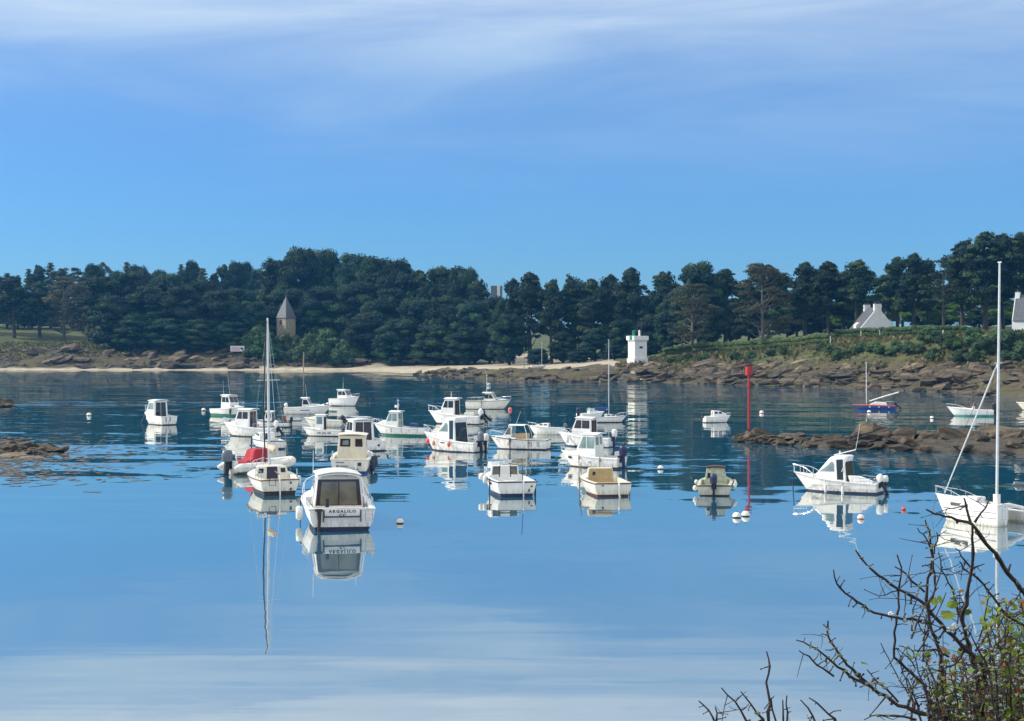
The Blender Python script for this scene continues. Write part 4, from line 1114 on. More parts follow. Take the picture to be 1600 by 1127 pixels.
        l.prism([(-.1, -.74), (.06, -.74), (-.04, -.95), (-.12, -.95)], lambda p, q: (p[0], (.015 if q else -.015), p[1])); l.build('leg', G[leg], o)
        pr = MB()
        for q in range(3):
            an = q * 2.094; u = Vector((0, math.cos(an), math.sin(an))); v = Vector((0, -math.sin(an), math.cos(an)))
            c0 = Vector((-.2, 0, -.70)); pr.add([c0 + u * .03, c0 + u * .12 + v * .06 + Vector((.03, 0, 0)), c0 + u * .15, c0 + u * .11 - v * .05 - Vector((.03, 0, 0))], [(0, 1, 2, 3)])
        pr.build('propeller', G['cowl_black'], o)
        br = MB(); br.box((.2, 0, -.08), (.18, .24, .36)); br.build('bracket', G['cowl_black'], o)
        return o
    def fender(s, x, sg=1, m='fender', r=.09, L=.42, drop=.12, ball=False):
        y = sg * (s.hb(x) + r * .9); z = s.sh(x) - drop
        b = MB()
        if ball: b.ell((x, y, z - r), (r, r, r * 1.15), 12, 8)
        else: b.tube([(x, y, z), (x, y, z - .06), (x, y, z - L + .06), (x, y, z - L)], [r * .4, r, r, r * .4], 10)
        o = b.build('fender', G[m], s.root, True)
        MB().tube([(x, y, z), (x, sg * (s.hb(x) - .04), s.sh(x) + .02)], .012, 5).build('lanyard', G['darkrope'], o)
    def legpole(s, x, sg=1, m='darkrope', r=.045, top=.05):
        y = sg * (s.hb(x) + r + .01)
        b = MB(); b.tube([(x, y, s.sh(x) + top), (x, y, -.6)], r, 7); b.box((x, y - sg * .03, s.sh(x) - .2), (.12, .10, .10)); b.build('beaching_leg', G[m], s.root)
    def antenna(s, x, y, z, h, lean=0.0, m='cowl_white', r=.016):
        MB().tube([(x, y, z), (x + lean * h, y, z + h)], [r, r * .5], 5).build('antenna', G[m], s.root)
    def rope(s, x=None, dx=1.4, m='rope', r=.016, sag=.0):
        x = s.L / 2 if x is None else x; z = s.sh(x) - .05
        pts = [(x + dx * t, 0, z * (1 - t) ** 1.4 - .1 * t) for t in (0, .25, .5, .75, 1)]
        MB().tube(pts, r, 5).build('mooring_line', G[m], s.root)
    def mast(s, x, h, r=.055, z0=None, lean=0.0, stays=True, boom=None, cover='sail', spread=.5, m='alu'):
        z = s.sh(x) + .05 if z0 is None else z0
        top = (x - lean * h, 0, z + h)
        o = MB().tube([(x, 0, z), (x - lean * h * .5, 0, z + h * .5), top], [r, r, r * .7], 9).box((top[0], 0, top[2] + .02), (.28, .05, .05)).build('mast', G[m], s.root)
        zz = z + h * .58
        MB().tube([(x - lean * h * .58, -spread, zz), (x - lean * h * .58, spread, zz)], .018, 5).build('spreader', G[m], o)
        if stays:
            for nm, p in (('forestay', (s.L / 2 - .05, 0, s.sh(s.L / 2))), ('backstay', (-s.L / 2 + .05, 0, s.fs)), ('shroud', (x - .15, s.hb(x) - .05, s.sh(x))), ('shroud', (x - .15, -s.hb(x) + .05, s.sh(x)))):
                tp = Vector(top) if nm != 'shroud' else Vector((top[0], 0, top[2] - .1))
                MB().tube([p, tp], .009, 4).build(nm, G['steel'], o)
        if boom:
            L, zb = boom
            MB().tube([(x - .08, 0, z + zb), (x - L, 0, z + zb + .05)], .04, 7).build('boom', G[m], o)
            b = MB(); n = 9
            b.tube([(x - .1 - (L - .2) * k / n, .03 * math.sin(k * 2.1), z + zb + .11 + .03 * math.sin(k * 1.7)) for k in range(n + 1)], [.10 + .05 * math.sin(math.pi * (k + .6) / (n + 1)) + .02 * (k % 2) for k in range(n + 1)], 9)
            b.build('sail_cover', G[cover], o, True)
        return o
    def seat(s, x, w=.9, m=None, d=.4, h=.42):
        b = MB(); b.box((x, 0, s.zf + h / 2), (d, w, h)); bevel(b.build('thwart', G[m or s.top], s.root), .03)
    def console(s, x, m=None, w=.6, h=.75, gm='clear'):
        b = MB(); b.prism([(x - .25, s.zf), (x - .2, s.zf + h), (x + .12, s.zf + h * .9), (x + .3, s.zf)], lambda p, q: (p[0], (w / 2 if q else -w / 2), p[1])); o = bevel(b.build('console', G[m or s.top], s.root), .03)
        b = MB(); b.prism([(x + .02, s.zf + h * .9), (x + .04, s.zf + h * .9), (x - .10, s.zf + h + .35), (x - .12, s.zf + h + .35)], lambda p, q: (p[0], (w / 2 if q else -w / 2), p[1])); b.build('windscreen', G[gm], o)
    def text(s, body, x, y, z, size, rot, m='ink', parent=None):
        cu = bpy.data.curves.new('lettering', 'FONT'); cu.body = body; cu.size = size; cu.align_x = 'CENTER'; cu.align_y = 'CENTER'; cu.extrude = .003; cu.offset = .006; cu.resolution_u = 2; cu.space_character = 1.35
        o = bpy.data.objects.new('lettering_tmp', cu); COL.objects.link(o)
        dg = bpy.context.evaluated_depsgraph_get(); me = bpy.data.meshes.new_from_object(o.evaluated_get(dg)); bpy.data.objects.remove(o)
        me.materials.clear(); me.materials.append(G[m])
        return link('lettering', me, parent or s.root, (x, y, z), rot)
    def hw(s, x, z):                                        # half width of the topsides at a height
        t = s.t(x); lo = .90 - .42 * t * t; zs = s.sh(x); b0 = s.boot
        return s.hb(x) * float(np.interp(z, (b0, b0 + (zs - b0) * .35, b0 + (zs - b0) * .72, zs), (lo * .95, lo + (1 - lo) * .35, lo + (1 - lo) * .75, 1)))
    def mark(s, x, sg, z, dx, dz, m='ink', name='hull_mark'):
        """small flat block proud of the topside"""
        b = MB(); n = max(1, int(dx / .4))
        lo_ = [(x + dx * i / n, z) for i in range(n + 1)]; hi_ = [(xx, z + dz) for xx, _ in lo_[::-1]]
        b.prism(lo_ + hi_, lambda p, q: (p[0], sg * (s.hw(*p) + (.014 if q else -.03)), p[1])); b.build(name, G[m], s.root)
    def tmark(s, y, z, dy, dz, m='ink', name='transom_fitting', out=.02):
        b = MB(); b.box((-s.L / 2 - out / 2 + .03, y, z), (out + .06, dy, dz)); return b.build(name, G[m], s.root)
    def ladder(s, y, m='steel', h=.6):
        b = MB(); x = -s.L / 2 - .06
        for q in (-.13, .13): b.tube([(x + .1, y + q, s.fs + .08), (x, y + q, s.fs + .02), (x, y + q, s.fs - h)], .015, 5)
        for k in range(3): b.tube([(x, y - .13, s.fs - h + .06 + k * .2), (x, y + .13, s.fs - h + .06 + k * .2)], .014, 5)
        b.build('boarding_ladder', G[m], s.root)
    def arch_house(s, x0, x1, h, w, gm='pale', dgm='dark', m=None):
        """modern rounded pilothouse: long swept screen, quarter-round side light, deep dark rear door"""
        zs = s.sh((x0 + x1) / 2); zb = max(.05, zs - .35); z1 = zs + h; ln = x1 - x0
        prof = [(x0 - .05, zb), (x0 + .10, zs + h * .75), (x0 - .02, z1 - .03), (x0 + ln * .08, z1), (x0 + ln * .42, z1), (x0 + ln * .56, z1 - .08 * h), (x0 + ln * .68, z1 - .24 * h), (x1, zs + .30 * h), (x1 + ln * .22, zs + .10), (x1 + ln * .25, zb)]
        c = s.cabin(prof, w, .04, .05, m, 'pilothouse', .06)
        lo = zs + .34 * h
        # quarter-round light ahead of the pillar
        xa, xb = x0 + ln * .40, x1 - .10
        arc = [(xa, lo)] + [(xb - .02 - (xb - xa) * .0, lo)]
        hi = z1 - .22 * h; R = hi - lo
        arc += [(xb - (xb - xa) * (1 - math.cos(q)) * 0 - (xb - xa - .18) * math.sin(q) ** 1.0 * .92, lo + R * (1 - math.cos(q)) ** .55) for q in (.5, .8, 1.1, 1.35)] + [(xa + .12, hi - .04 * h), (xa + .02, hi - .14 * h)]
        s.pane(c, arc, gm)
        # tall side light behind it
        s.pane(c, [(x0 + .16, zs + .02), (x0 + ln * .30, zs + .02), (x0 + ln * .34, z1 - .16 * h), (x0 + .2, z1 - .14 * h)], dgm)
        s.facing(c, 6, -.9, -.03, .05, .92, gm); s.facing(c, 6, .03, .9, .05, .92, gm)
        b0 = (zs - .2 - zb) / (zs + h * .75 - zb)
        s.facing(c, 0, -.84, -.02, b0, 1.0, dgm, 'door', .02); s.facing(c, 0, .02, .84, b0, 1.0, dgm, 'door', .02)
        s.ph = (x0, x0 + ln * .5, w, z1)
        return c
    def bench_ends(s): pass

# 1 --- the near cabin cruiser, stern on
b = Boat('cabin_cruiser', 'large white cabin cruiser nearest the camera, stern on, lettered ARGALILO', 470, 586, 831, 101, 6.8, 2.62, .90, 1.35, .92, 'white', 'navy', boot=.13, rail='grey', zs=.86)
b.deck(.02, .45, .2, floor='ivory')
zs = b.fs
prof = [(-1.75, .5), (-1.66, 2.02), (-1.45, 2.22), (-.2, 2.26), (.35, 2.12), (1.15, 1.5), (2.3, 1.36), (2.45, .9)]
c = b.cabin(prof, .96, .03, .085, name='cabin', bev=.09)
b.pane(c, [(-1.35, 1.42), (-.45, 1.42), (-.4, 2.02), (-1.2, 2.0)], 'dark'); b.pane(c, [(-.33, 1.42), (.85, 1.45), (.3, 2.0), (-.28, 2.02)], 'dark')
b.facing(c, 4, -.9, -.03, .05, .95); b.facing(c, 4, .03, .9, .05, .95)
fr = b.facing(c, 0, -.93, .93, .24, .99, 'purple', 'canopy_frame', .02)
for k in (0, 1): b.facing(c, 0, (-.76, .025)[k], (-.025, .76)[k], .26, .92, 'smoke', 'canopy_window', .035)
MB().tube([(-1.8, y * .86, 2.02 + .24 * (1 - y * y) ** .5) for y in (-1.0, -.95, -.8, -.4, 0, .4, .8, .95, 1.0)], .035, 7).tube([(-1.8, -.86, 2.02), (-1.76, -1.0, .95)], .03, 6).tube([(-1.8, .86, 2.02), (-1.76, 1.0, .95)], .03, 6).build('canopy_hoop', G['white'], b.root)
b.roof(-1.9, .3, .84, 2.18, .05, camber=.14)
b.antenna(-1.0, .92, 2.2, 1.05); b.antenna(-1.0, -.7, 2.25, .5)
b.pulpit(-.05, .62, r=.022); b.siderail(-2.9, -1.9, .34)
bo = MB(); bo.box((-3.42, 0, .72), (.07, 1.26, .34)); bo = bo.build('name_board', G['white'], b.root)
b.text('ARGALILO', -3.462, 0, .80, .165, (math.radians(90), 0, math.radians(-90)), parent=bo); b.text('CC', -3.462, 0, .64, .15, (math.radians(90), 0, math.radians(-90)), parent=bo)
b.tmark(0, .58, 1.36, .05, 'ink', 'platform_edge', .22); b.tmark(-.68, .6, .035, .5, 'ink', 'platform_strut', .04); b.tmark(.68, .6, .035, .5, 'ink', 'platform_strut', .04)
b.ladder(-.98, h=.62)
MB().box((-3.42, .86, .86), (.24, .26, .10)).build('leg_bracket', G['ink'], b.root)
MB().tube([(-3.47, .86, .9), (-3.5, .84, .4), (-3.47, .86, -.3)], [.09, .06, .06], 8).build('rudder_stock', G['black'], b.root)
b.fender(-.9, 1, 'fender', .13, .62, .2); b.legpole(.2, 1, 'darkrope', .02)
MB().tube([(-2.7, .5, .9), (-2.7, .5, 1.28)], .07, 8).build('winch_post', G['black'], b.root)
b.rope()
# 2 --- sailing boat, stern on
b = Boat('sailing_boat', 'white sailing boat with tall mast and rolled beige sail, stern towards the camera', 387, 467, 775, 107, 6.0, 2.25, .72, .92, .80, 'ivory', 'black', 'sailboat', boot=.17, rail='wood')
b.deck(-.08, .3, .26)
prof = [(-.55, .5), (-.5, 1.18), (.7, 1.2), (1.6, 1.05), (2.1, .86), (2.1, .5)]
c = b.cabin(prof, .82, .12, .12, 'cream', 'cabin', .06)
b.facing(c, 0, -.34, .34, .1, .98, 'purple', 'companionway'); b.facing(c, 0, -.85, -.55, .55, .85, 'dark'); b.facing(c, 0, .55, .85, .55, .85, 'dark')
b.pane(c, [(-.2, .92), (.5, .92), (.5, 1.08), (-.2, 1.08)], 'dark'); b.pane(c, [(.7, .92), (1.3, .92), (1.25, 1.04), (.7, 1.06)], 'dark')
b.mast(.45, 8.3 / b.zk - 1.2, .065, 1.2, .0, True, (2.5, .75), 'sail', .55)
MB().tube([(.3, .22, 1.3), (.12, .30, 4.2), (.38, .06, 8.2 / b.zk)], [.035, .045, .02], 6).build('halyard_bundle', G['darkrope'], b.root)
MB().tube([(-3.05, 0, .95), (-3.06, 0, .1), (-3.1, 0, -.3)], .04, 6).build('rudder_stock', G['white'], b.root)
MB().tube([(-3.0, 0, .95), (-2.2, .1, 1.05)], .03, 6).build('tiller', G['wood'], b.root)
b.tmark(-.52, .55, .09, .09); b.tmark(-.52, .25, .09, .09)
MB().tube([(-3.04, .5, .76), (-3.08, .5, .45), (-3.08, .2, .45), (-3.04, .2, .76)], .016, 5).build('boarding_step', G['ink'], b.root)
b.pulpit(.2, .45); b.siderail(-2.9, -1.9, .4); b.fender(-1.2, -1, 'fender', .11, .5, .0); b.rope()
# 3 --- inflatable with red cover
RA = math.radians(47); b = empty('rigid_inflatable', (0, 0, 0), RA); p = P(356, 742)
b.location = (p.x + 2.2 * math.cos(RA), p.y + 2.2 * math.sin(RA), 0)
tb = MB(); pts = [(-2.0, .78), (-1.2, .80), (0, .80), (1.0, .72), (1.7, .48), (2.15, .12), (2.2, 0)]
pts = pts + [(x, -y) for x, y in pts[::-1][1:]]
zz = lambda x: .40 + .16 * max(0, (x + .3) / 2.5) ** 2
tb.tube([(-2.35, .78, .40)] + [(x, y, zz(x)) for x, y in pts] + [(-2.35, -.78, .40)], [.06] + [.245] * len(pts) + [.06], 14); tb.build('inflatable_tube', G['rubber'], b, True)
for sg in (1, -1): MB().tube([(-2.0, sg * 1.03, .40), (0, sg * 1.05, .40), (1.0, sg * .97, .47), (1.75, sg * .68, .55)], .03, 6).build('rubbing_strake', G['grey'], b)
h_ = MB(); h_.add([(-2.1, .6, .3), (-2.1, -.6, .3), (1.9, 0, .35), (-2.1, 0, -.2), (1.6, 0, -.15)], [(0, 3, 4, 2), (1, 2, 4, 3), (0, 2, 1), (0, 1, 3)]); h_.build('hull', G['grey'], b)
h_ = MB(); h_.box((-2.02, 0, .45), (.08, 1.15, .62)); h_.build('transom', G['white'], b)
cv = MB(); cv.prism([(-1.35, .40), (-1.30, .74), (-.85, .80), (-.70, 1.26), (-.58, 1.36), (.22, 1.34), (.36, 1.0), (.42, .40)], lambda p_, q: (p_[0], (1 if q else -1) * (.56 - .18 * max(0, p_[1] - .3)), p_[1])); bevel(cv.build('console_cover', G['redcloth'], b), .07, 3)
MB().tube([(-1.25, .5, .5), (-1.25, .5, .86), (-.85, .5, .86), (-.85, .5, .5)], .022, 6).build('grab_rail', G['steel'], b); MB().tube([(.85, .2, .5), (.85, .2, 1.2)], .02, 6).build('light_pole', G['steel'], b)
MB().tube([(-.2, .55, .6), (-.2, .55, 2.0)], .045, 7).build('blue_post', G['navy'], b)
class Fake(Boat):
    def __init__(s, root, L, fs, B=1.6): s.root, s.L, s.fs, s.B, s.tw, s.fine, s.fb, s.top = root, L, fs, B, .9, 2.2, fs + .2, 'white'
Fake(b, 4.1, .62).outboard(0, -6, 1.25, 'cowl_grey', .66)
b.scale = (.98,) * 3
tag(b, 'pale inflatable with red canvas cover and grey outboard engine', 'inflatable boat')
# 4 --- little white cabin sailer behind the mast
b = Boat('small_cabin_boat', 'small white cabin boat half hidden behind the tall mast', 396, 447, 703, 118, 4.6, 1.8, .6, .75, .82, 'white', 'navy', boot=.10, rail='navy'); b.deck(-.05, .2)
b.cuddy(-.4, 1.7, .48, .62, 'dark', 2); b.fender(-1.6, -1, 'fender'); b.fender(-.6, -1, 'fender'); b.rope()
# 5 --- pilothouse with maroon curtains
b = Boat('pilothouse_boat', 'white pilothouse boat with maroon curtained windows, bow left', 350, 440, 684, 158, 5.4, 2.1, .62, .95, .86, 'white', 'black', rail='white'); b.deck(-.04, .2)
b.pilothouse(-.35, 1.15, 1.12, .78, .35, .05, .42, 2, 'purple', 'door'); b.cuddy(1.1, 2.2, .28, .55, 'dark', 0, rear=False); b.pulpit(.15, .3); b.siderail(-2.4, -.9, .28); b.outboard(0, -45, .9, 'cowl_white'); b.rope()
# 6 --- green-bottomed boat facing right
b = Boat('pilothouse_boat', 'white pilothouse boat with green bottom and two whip antennas, bow towards camera', 327, 381, 651, -38, 5.2, 2.1, .62, 1.0, .86, 'white', 'green', boot=.2, rail='white'); b.deck(.0, .2)
b.pilothouse(-.7, .9, 1.2, .8, .4, .05, .45, 2, 'dark'); b.cuddy(.85, 2.1, .25, .55, 'dark', 1, rear=False); b.antenna(-.5, .5, 1.95, 2.0, -.25); b.antenna(-.5, -.5, 1.95, 1.4, -.12); b.pulpit(.2, .35); b.fender(1.2, -1, 'fender_navy', .14, .5); b.rope()
# 7 --- white boat with navy gunwale
b = Boat('launch', 'white launch with navy gunwale and dark wheelhouse behind the curtained boat', 398, 456, 668, 172, 4.8, 1.9, .55, .75, .85, 'white', 'black', rail='navy'); b.rub('navy', .06); b.deck(.05, .2)
b.pilothouse(-.1, .95, .95, .6, .25, .05, .3, 1, 'dark'); MB().prism([(-1.9, .5), (-1.3, .5), (-1.45, 1.15), (-1.75, 1.15)], lambda p_, q: (p_[0], .3 if q else -.3, p_[1])).build('brown_bundle', G['wood'], b.root); b.outboard(0, 0, .8)
# 8 --- lone boat on the left
b = Boat('cabin_boat', 'white cabin boat moored alone at the far left', 228, 277, 665, 132, 4.6, 1.95, .66, .98, .9, 'white', 'black', boot=.06); b.deck(-.05, .2)
b.pilothouse(-.7, .9, 1.05, .78, .45, .04, .35, 1, 'pale', 'door', 'dark'); b.pulpit(.15, .45); b.tmark(.35, .45, .07, .35); b.tmark(-.1, .45, .07, .35); b.rope()
# 9 --- low sports boat
b = Boat('sports_boat', 'low white sports boat with wraparound dark windscreen, far group left', 443, 518, 648, -8, 6.0, 2.1, .68, .92, .88, 'white', 'grey', rail='grey'); b.deck(.05, .2)
b.cuddy(.2, 2.2, .28, .6, 'dark', 0, rear=False); b.pilothouse(-.7, .45, .85, .72, .5, .1, .25, 1, 'purple', None); b.antenna(-.3, .4, 1.55, 1.4, -.15); b.outboard(0, -60, .8, 'cowl_white'); b.mark(-.8, -1, .38, 1.2, .08, 'blue'); b.mark(-2.4, -1, .38, 1.1, .06, 'grey'); b.pulpit(.25, .2)
# 10
b = Boat('cabin_cruiser', 'white cabin cruiser farthest back in the left half, bow right', 513, 561, 635, -28, 5.0, 2.1, .85, 1.2, .88, 'white', 'navy', rail='grey'); b.deck(.0, .3)
b.pilothouse(-1.0, .75, .95, .82, .5, .05, .35, 2, 'dark'); b.cuddy(.7, 2.0, .22, .55, 'dark', 0, rear=False); b.antenna(-.7, .4, 1.95, 1.5); b.antenna(-.2, -.4, 1.95, .8); b.pulpit(.15, .35)
# 11 --- two open boats one behind the other
b = Boat('open_boat', 'ivory open boat with black raised outboard, behind the grey rowing-style boat', 475, 540, 668, 168, 4.8, 1.9, .6, .85, .86, 'ivory', 'grey', rail='grey'); b.deck(.05, .15); b.cuddy(.3, 1.9, .3, .55, 'dark', 1); b.seat(-1.2, 1.3); b.outboard(0, -65, .95, 'cowl_black')
b = Boat('open_boat', 'small grey-white wheelhouse boat with chromed outboard, front of a close pair', 473, 540, 683, 164, 4.6, 1.8, .5, .78, .86, 'white', 'black', rail='grey'); b.deck(.0, .15); b.pilothouse(-.3, .7, 1.15, .5, .1, .03, .35, 1, 'pale', 'door', 'purple'); b.pulpit(.15, .3); b.outboard(0, -50, .9, 'cowl_grey')
for x in (-1.3, -.7, -.1): b.mark(x, 1, .25, .4, .1, 'cowl_grey')
# 12
b = Boat('pilothouse_boat', 'white pilothouse boat with purple sliding door just behind the cream wheelhouse', 540, 605, 706, 117, 5.2, 2.2, .72, 1.0, .9, 'white', 'navy', boot=.10); b.deck(-.05, .25)
b.pilothouse(-.6, 1.0, 1.25, .86, .4, .05, .4, 2, 'dark', 'door', 'purple'); b.siderail(-2.4, -1.0, .35); b.tmark(-.35, .42, .14, .14)
rk = MB()
for y in (-.6, .6): rk.tube([(-.6, y, 2.28), (.5, y, 2.28)], .02, 5)
for x in (-.6, -.2, .2, .5): rk.tube([(x, -.6, 2.28), (x, .6, 2.28)], .018, 5); rk.tube([(x, -.6, 2.1), (x, -.6, 2.28)], .018, 5)
rk.build('roof_rack', G['steel'], b.root); b.pulpit(.15, .3); b.rope()
# 13 --- cream wheelhouse boat
b = Boat('wheelhouse_boat', 'cream wheelhouse boat with blue bottom, stern on, behind the lettered cruiser', 516, 583, 741, 92, 5.6, 2.1, .78, 1.0, .93, 'ivory', 'blue', boot=.16, rail='cream'); b.deck(-.12, .3, m='cream')
c = b.pilothouse(-1.2, .5, 1.05, .80, .3, .03, .38, 2, 'purple', None, m='cream')
for q in ((-.74, -.22), (.12, .84)): b.facing(c, 0, q[0], q[1], .60, .88, 'purple')
b.facing(c, 0, .25, .66, .66, .82, 'pale', 'window', .03); b.facing(c, 0, -.14, .06, .2, .9, 'cream', 'door_post', .03)
for q in (-.3, .15): b.tmark(q, .74, .16, .05, 'ink', 'scupper')
b.text('FURAOR', -2.83, .45, .58, .10, (math.radians(90), 0, math.radians(-90))) if False else None
b.tmark(.5, .6, .42, .05, 'cowl_grey', 'faded_lettering', .005); b.tmark(.62, .42, .12, .06); b.tmark(.3, .42, .4, .05, 'cowl_grey', 'faded_lettering', .005); b.tmark(-.5, .52, .18, .16, 'navy', 'vent_plate'); b.tmark(-.05, .26, .8, .05, 'cowl_grey', 'step', .14)
for x, dz in ((-2.0, .1), (-1.2, 0), (-.2, .05)): b.fender(x, -1, 'fender_navy', .13, .6, dz)
b.legpole(-1.7, -1, 'darkrope', .05); b.siderail(-2.6, -1.4, .3); b.rope()
# 14 --- fishing boat with green bottom
b = Boat('fishing_boat', 'white fishing boat with wheelhouse, radar mast and green waterline, bow left', 583, 672, 682, 163, 6.2, 2.3, .62, 1.05, .88, 'white', 'green', 'fishing boat', boot=.17, rail='grey'); b.deck(.02, .25)
b.pilothouse(-.1, 1.4, 1.2, .82, .5, .05, .35, 2, 'pale', 'door', 'pale'); b.cuddy(1.3, 2.5, .42, .7, 'dark', 0, rear=False); b.pulpit(.25, .35)
m_ = b.mast(.2, .9, .05, b.ph[3] + .05, 0, False); MB().tube([(.35, 0, b.ph[3] + .35), (.35, 0, b.ph[3] + .55)], .22, 12).build('radar', G['white'], b.root); b.antenna(.2, .3, b.ph[3], 1.2, -.1)
for x in (-2.4, -1.5, -.6, .6): b.mark(x, 1, .30, .05, .30, 'cowl_grey', 'strake')
MB().box((-1.6, 0, .95), (.7, .9, .18)).build('engine_cover', G['blue'], b.root); b.rope()
# 15 --- modern boat with red fenders
b = Boat('pilothouse_boat', 'modern white pilothouse boat with three round red and orange fenders', 663, 763, 708, 146, 5.2, 2.15, .58, 1.05, .9, 'white', 'navy', boot=.07); b.deck(-.08, .2)
b.arch_house(-.85, .85, 1.28, .88, 'pale', 'blueglass'); b.pulpit(.18, .4); b.outboard(.3, -8, 1.0, 'cowl_grey'); b.outboard(-.4, 0, .8, 'cowl_white')
b.fender(1.75, 1, 'orange', .15, ball=True, drop=.25); b.fender(.95, 1, 'pinkf', .13, ball=True, drop=.22); b.fender(-.55, 1, 'orange', .13, ball=True, drop=.10); b.mark(0, 1, .48, .4, .06, 'ink', 'hull_light')
MB().box((-2.1, -.5, .75), (.5, .7, .35)).build('stern_bench', G['white'], b.root); b.rope()
# 16
b = Boat('pilothouse_boat', 'white pilothouse boat with curved roof light, behind the red-fendered boat', 670, 758, 664, 160, 5.4, 2.1, .62, .98, .88, 'white', 'black', rail='white'); b.deck(-.02, .2)
b.pilothouse(-.25, 1.15, 1.1, .78, .4, .05, .4, 2, 'dark'); b.pulpit(.2, .38); b.cuddy(1.1, 2.1, .22, .55, 'dark', 0, rear=False); b.outboard(.25, -40, .9, 'cowl_white'); b.outboard(-.35, -55, .95, 'cowl_navy'); b.antenna(.3, .2, 1.85, .55, .0, r=.04)
MB().box((-1.6, 0, .72), (.9, 1.1, .3)).build('canvas_bundle', G['whitecloth'], b.root)
# 17 --- classic cruiser with flags
b = Boat('cabin_cruiser', 'cream classic cruiser with signal mast and small flags, bow right', 727, 798, 640, -17, 6.4, 2.3, .9, 1.05, .86, 'ivory', 'navy', rail='navy', boot=.07); b.deck(-.02, .35)
b.pilothouse(-.6, 1.1, .85, .82, .6, .2, .25, 2, 'dark', None); b.cuddy(1.0, 2.6, .2, .6, 'dark', 1, rear=False); b.pulpit(.1, .35); b.siderail(-2.9, -.8, .4)
o = b.mast(-.3, 1.9, .04, 1.8, 0, False); MB().tube([(-.3, 0, 3.7), (-.7, 0, 4.9)], .025, 5).build('antenna', G['steel'], o)
for z in (2.75, 2.35): MB().box((-.02, 0, z), (.48, .02, .26)).box((.1, 0, z - .02), (.2, .026, .14), 1).build('flag', [G['whitecloth'], G['blue']], o)
b.legpole(-.7, -1, 'darkrope', .03)
# 18 --- cuddy with tan seat
b = Boat('day_boat', 'white day boat with hardtop and tan seat, bow left, in the middle group', 766, 861, 704, 163, 5.6, 2.1, .70, .98, .9, 'white', 'navy', rail='black', boot=.09); b.deck(.02, .25)
zs = b.sh(0); c = b.cabin([(.55, zs - .1), (.45, zs + .92), (.8, zs + .9), (1.35, zs + .2), (2.1, zs + .16), (2.2, zs - .1)], .72, .12, .10, name='cuddy', bev=.05)
b.pane(c, [(.62, zs + .3), (1.2, zs + .3), (.85, zs + .8), (.62, zs + .8)], 'smoke'); b.facing(c, 2, -.85, -.03, .05, .95, 'pale'); b.facing(c, 2, .03, .85, .05, .95, 'pale'); b.facing(c, 0, -.9, .9, .45, .96, 'pale')
b.roof(-.75, .85, .66, zs + .93, .04); 
for sg in (1, -1): MB().tube([(-.7, sg * .62, zs + .94), (-.95, sg * .78, zs + .4), (-1.0, sg * .85, zs)], .028, 6).build('hardtop_pillar', G['white'], b.root)
MB().box((-.35, 0, zs + .18), (1.0, 1.3, .34)).build('seat', G['tan'], b.root); b.pulpit(.12, .38); b.antenna(.4, -.4, zs + 1.0, .95, -.5); b.legpole(.55, 1, 'darkrope', .05); b.fender(.75, 1, 'whitecloth', .14, .4); b.legpole(-1.2, 1, 'rope', .03)
for x in (-2.2, -2.05, -1.5, -1.35): b.mark(x, 1, .25, .06, .34, 'cowl_grey', 'strake')
b.rope()
# 19
b = Boat('day_boat', 'small white day boat with low rounded cabin, behind the hardtop day boat', 826, 886, 680, 166, 4.9, 1.9, .68, .92, .88, 'white', 'grey', rail='grey'); b.deck(-.05, .2); b.cuddy(-.3, 1.7, .42, .65, 'smoke', 2); b.pulpit(.2, .3); b.outboard(0, -55, .85, 'cowl_grey')
# 20 --- open-cockpit boat stern on
b = Boat('cuddy_boat', 'white cuddy boat with framed windscreen, stern on, alone in mid water', 758, 838, 777, 103, 5.0, 2.15, .74, .95, .92, 'white', 'navy', boot=.15, rail='black'); b.deck(.04, .25)
zs = b.sh(.3); c = b.cabin([(.25, .3), (.2, zs + .52), (.6, zs + .5), (1.6, zs + .18), (1.6, .3)], .80, .2, .1, name='cuddy', bev=.05)
for q in ((-.88, -.42, 'smoke'), (-.36, .36, 'whitecloth'), (.42, .88, 'smoke')): b.facing(c, 0, q[0], q[1], .45, .97, q[2], 'bulkhead_panel')
for q in (-.39, .39): b.facing(c, 0, q - .035, q + .035, .3, 1.0, 'black', 'door_frame', .03)
b.seat(-1.9, 1.5, 'white', .5, .45); b.seat(-.9, .5, 'white', .4, .4)
MB().prism([(.9, zs + .35), (1.9, zs + .3), (1.7, zs + .62), (1.1, zs + .66)], lambda p_, q: (p_[0], .55 if q else .1, p_[1])).build('folded_canvas', G['whitecloth'], b.root)
b.pulpit(.2, .4); b.fender(-.5, 1, 'fender', .12, .4, -.12); b.fender(.3, 1, 'whitecloth', .16, .35, -.15)
MB().tube([(-2.56, -.32, .76), (-2.58, -.32, -.3)], .035, 7).build('rudder_stock', G['white'], b.root); b.legpole(-1.2, 1, 'darkrope', .035); b.legpole(-1.9, -1, 'darkrope', .045); MB().tube([(-2.5, -.3, .8), (-2.3, -.28, 1.9)], .02, 5).build('flag_staff', G['ink'], b.root)
b.tmark(-.75, .5, .08, .08); b.tmark(-.62, .3, .06, .16); b.rope()
# 21
b = Boat('pilothouse_boat', 'white pilothouse boat with two large dark side windows, behind the navy-engined boat', 873, 962, 700, 155, 5.3, 2.15, .68, 1.0, .9, 'white', 'navy', rail='white'); b.deck(-.03, .25)
b.pilothouse(-.9, 1.0, 1.28, .86, .4, .03, .42, 2, 'purple', 'door'); b.pulpit(.2, .3); b.fender(1.4, 1, 'whitecloth', .15, .5); b.outboard(0, 0, 1.05, 'cowl_white', leg='cowl_navy'); b.siderail(-.4, 1.2, .3)
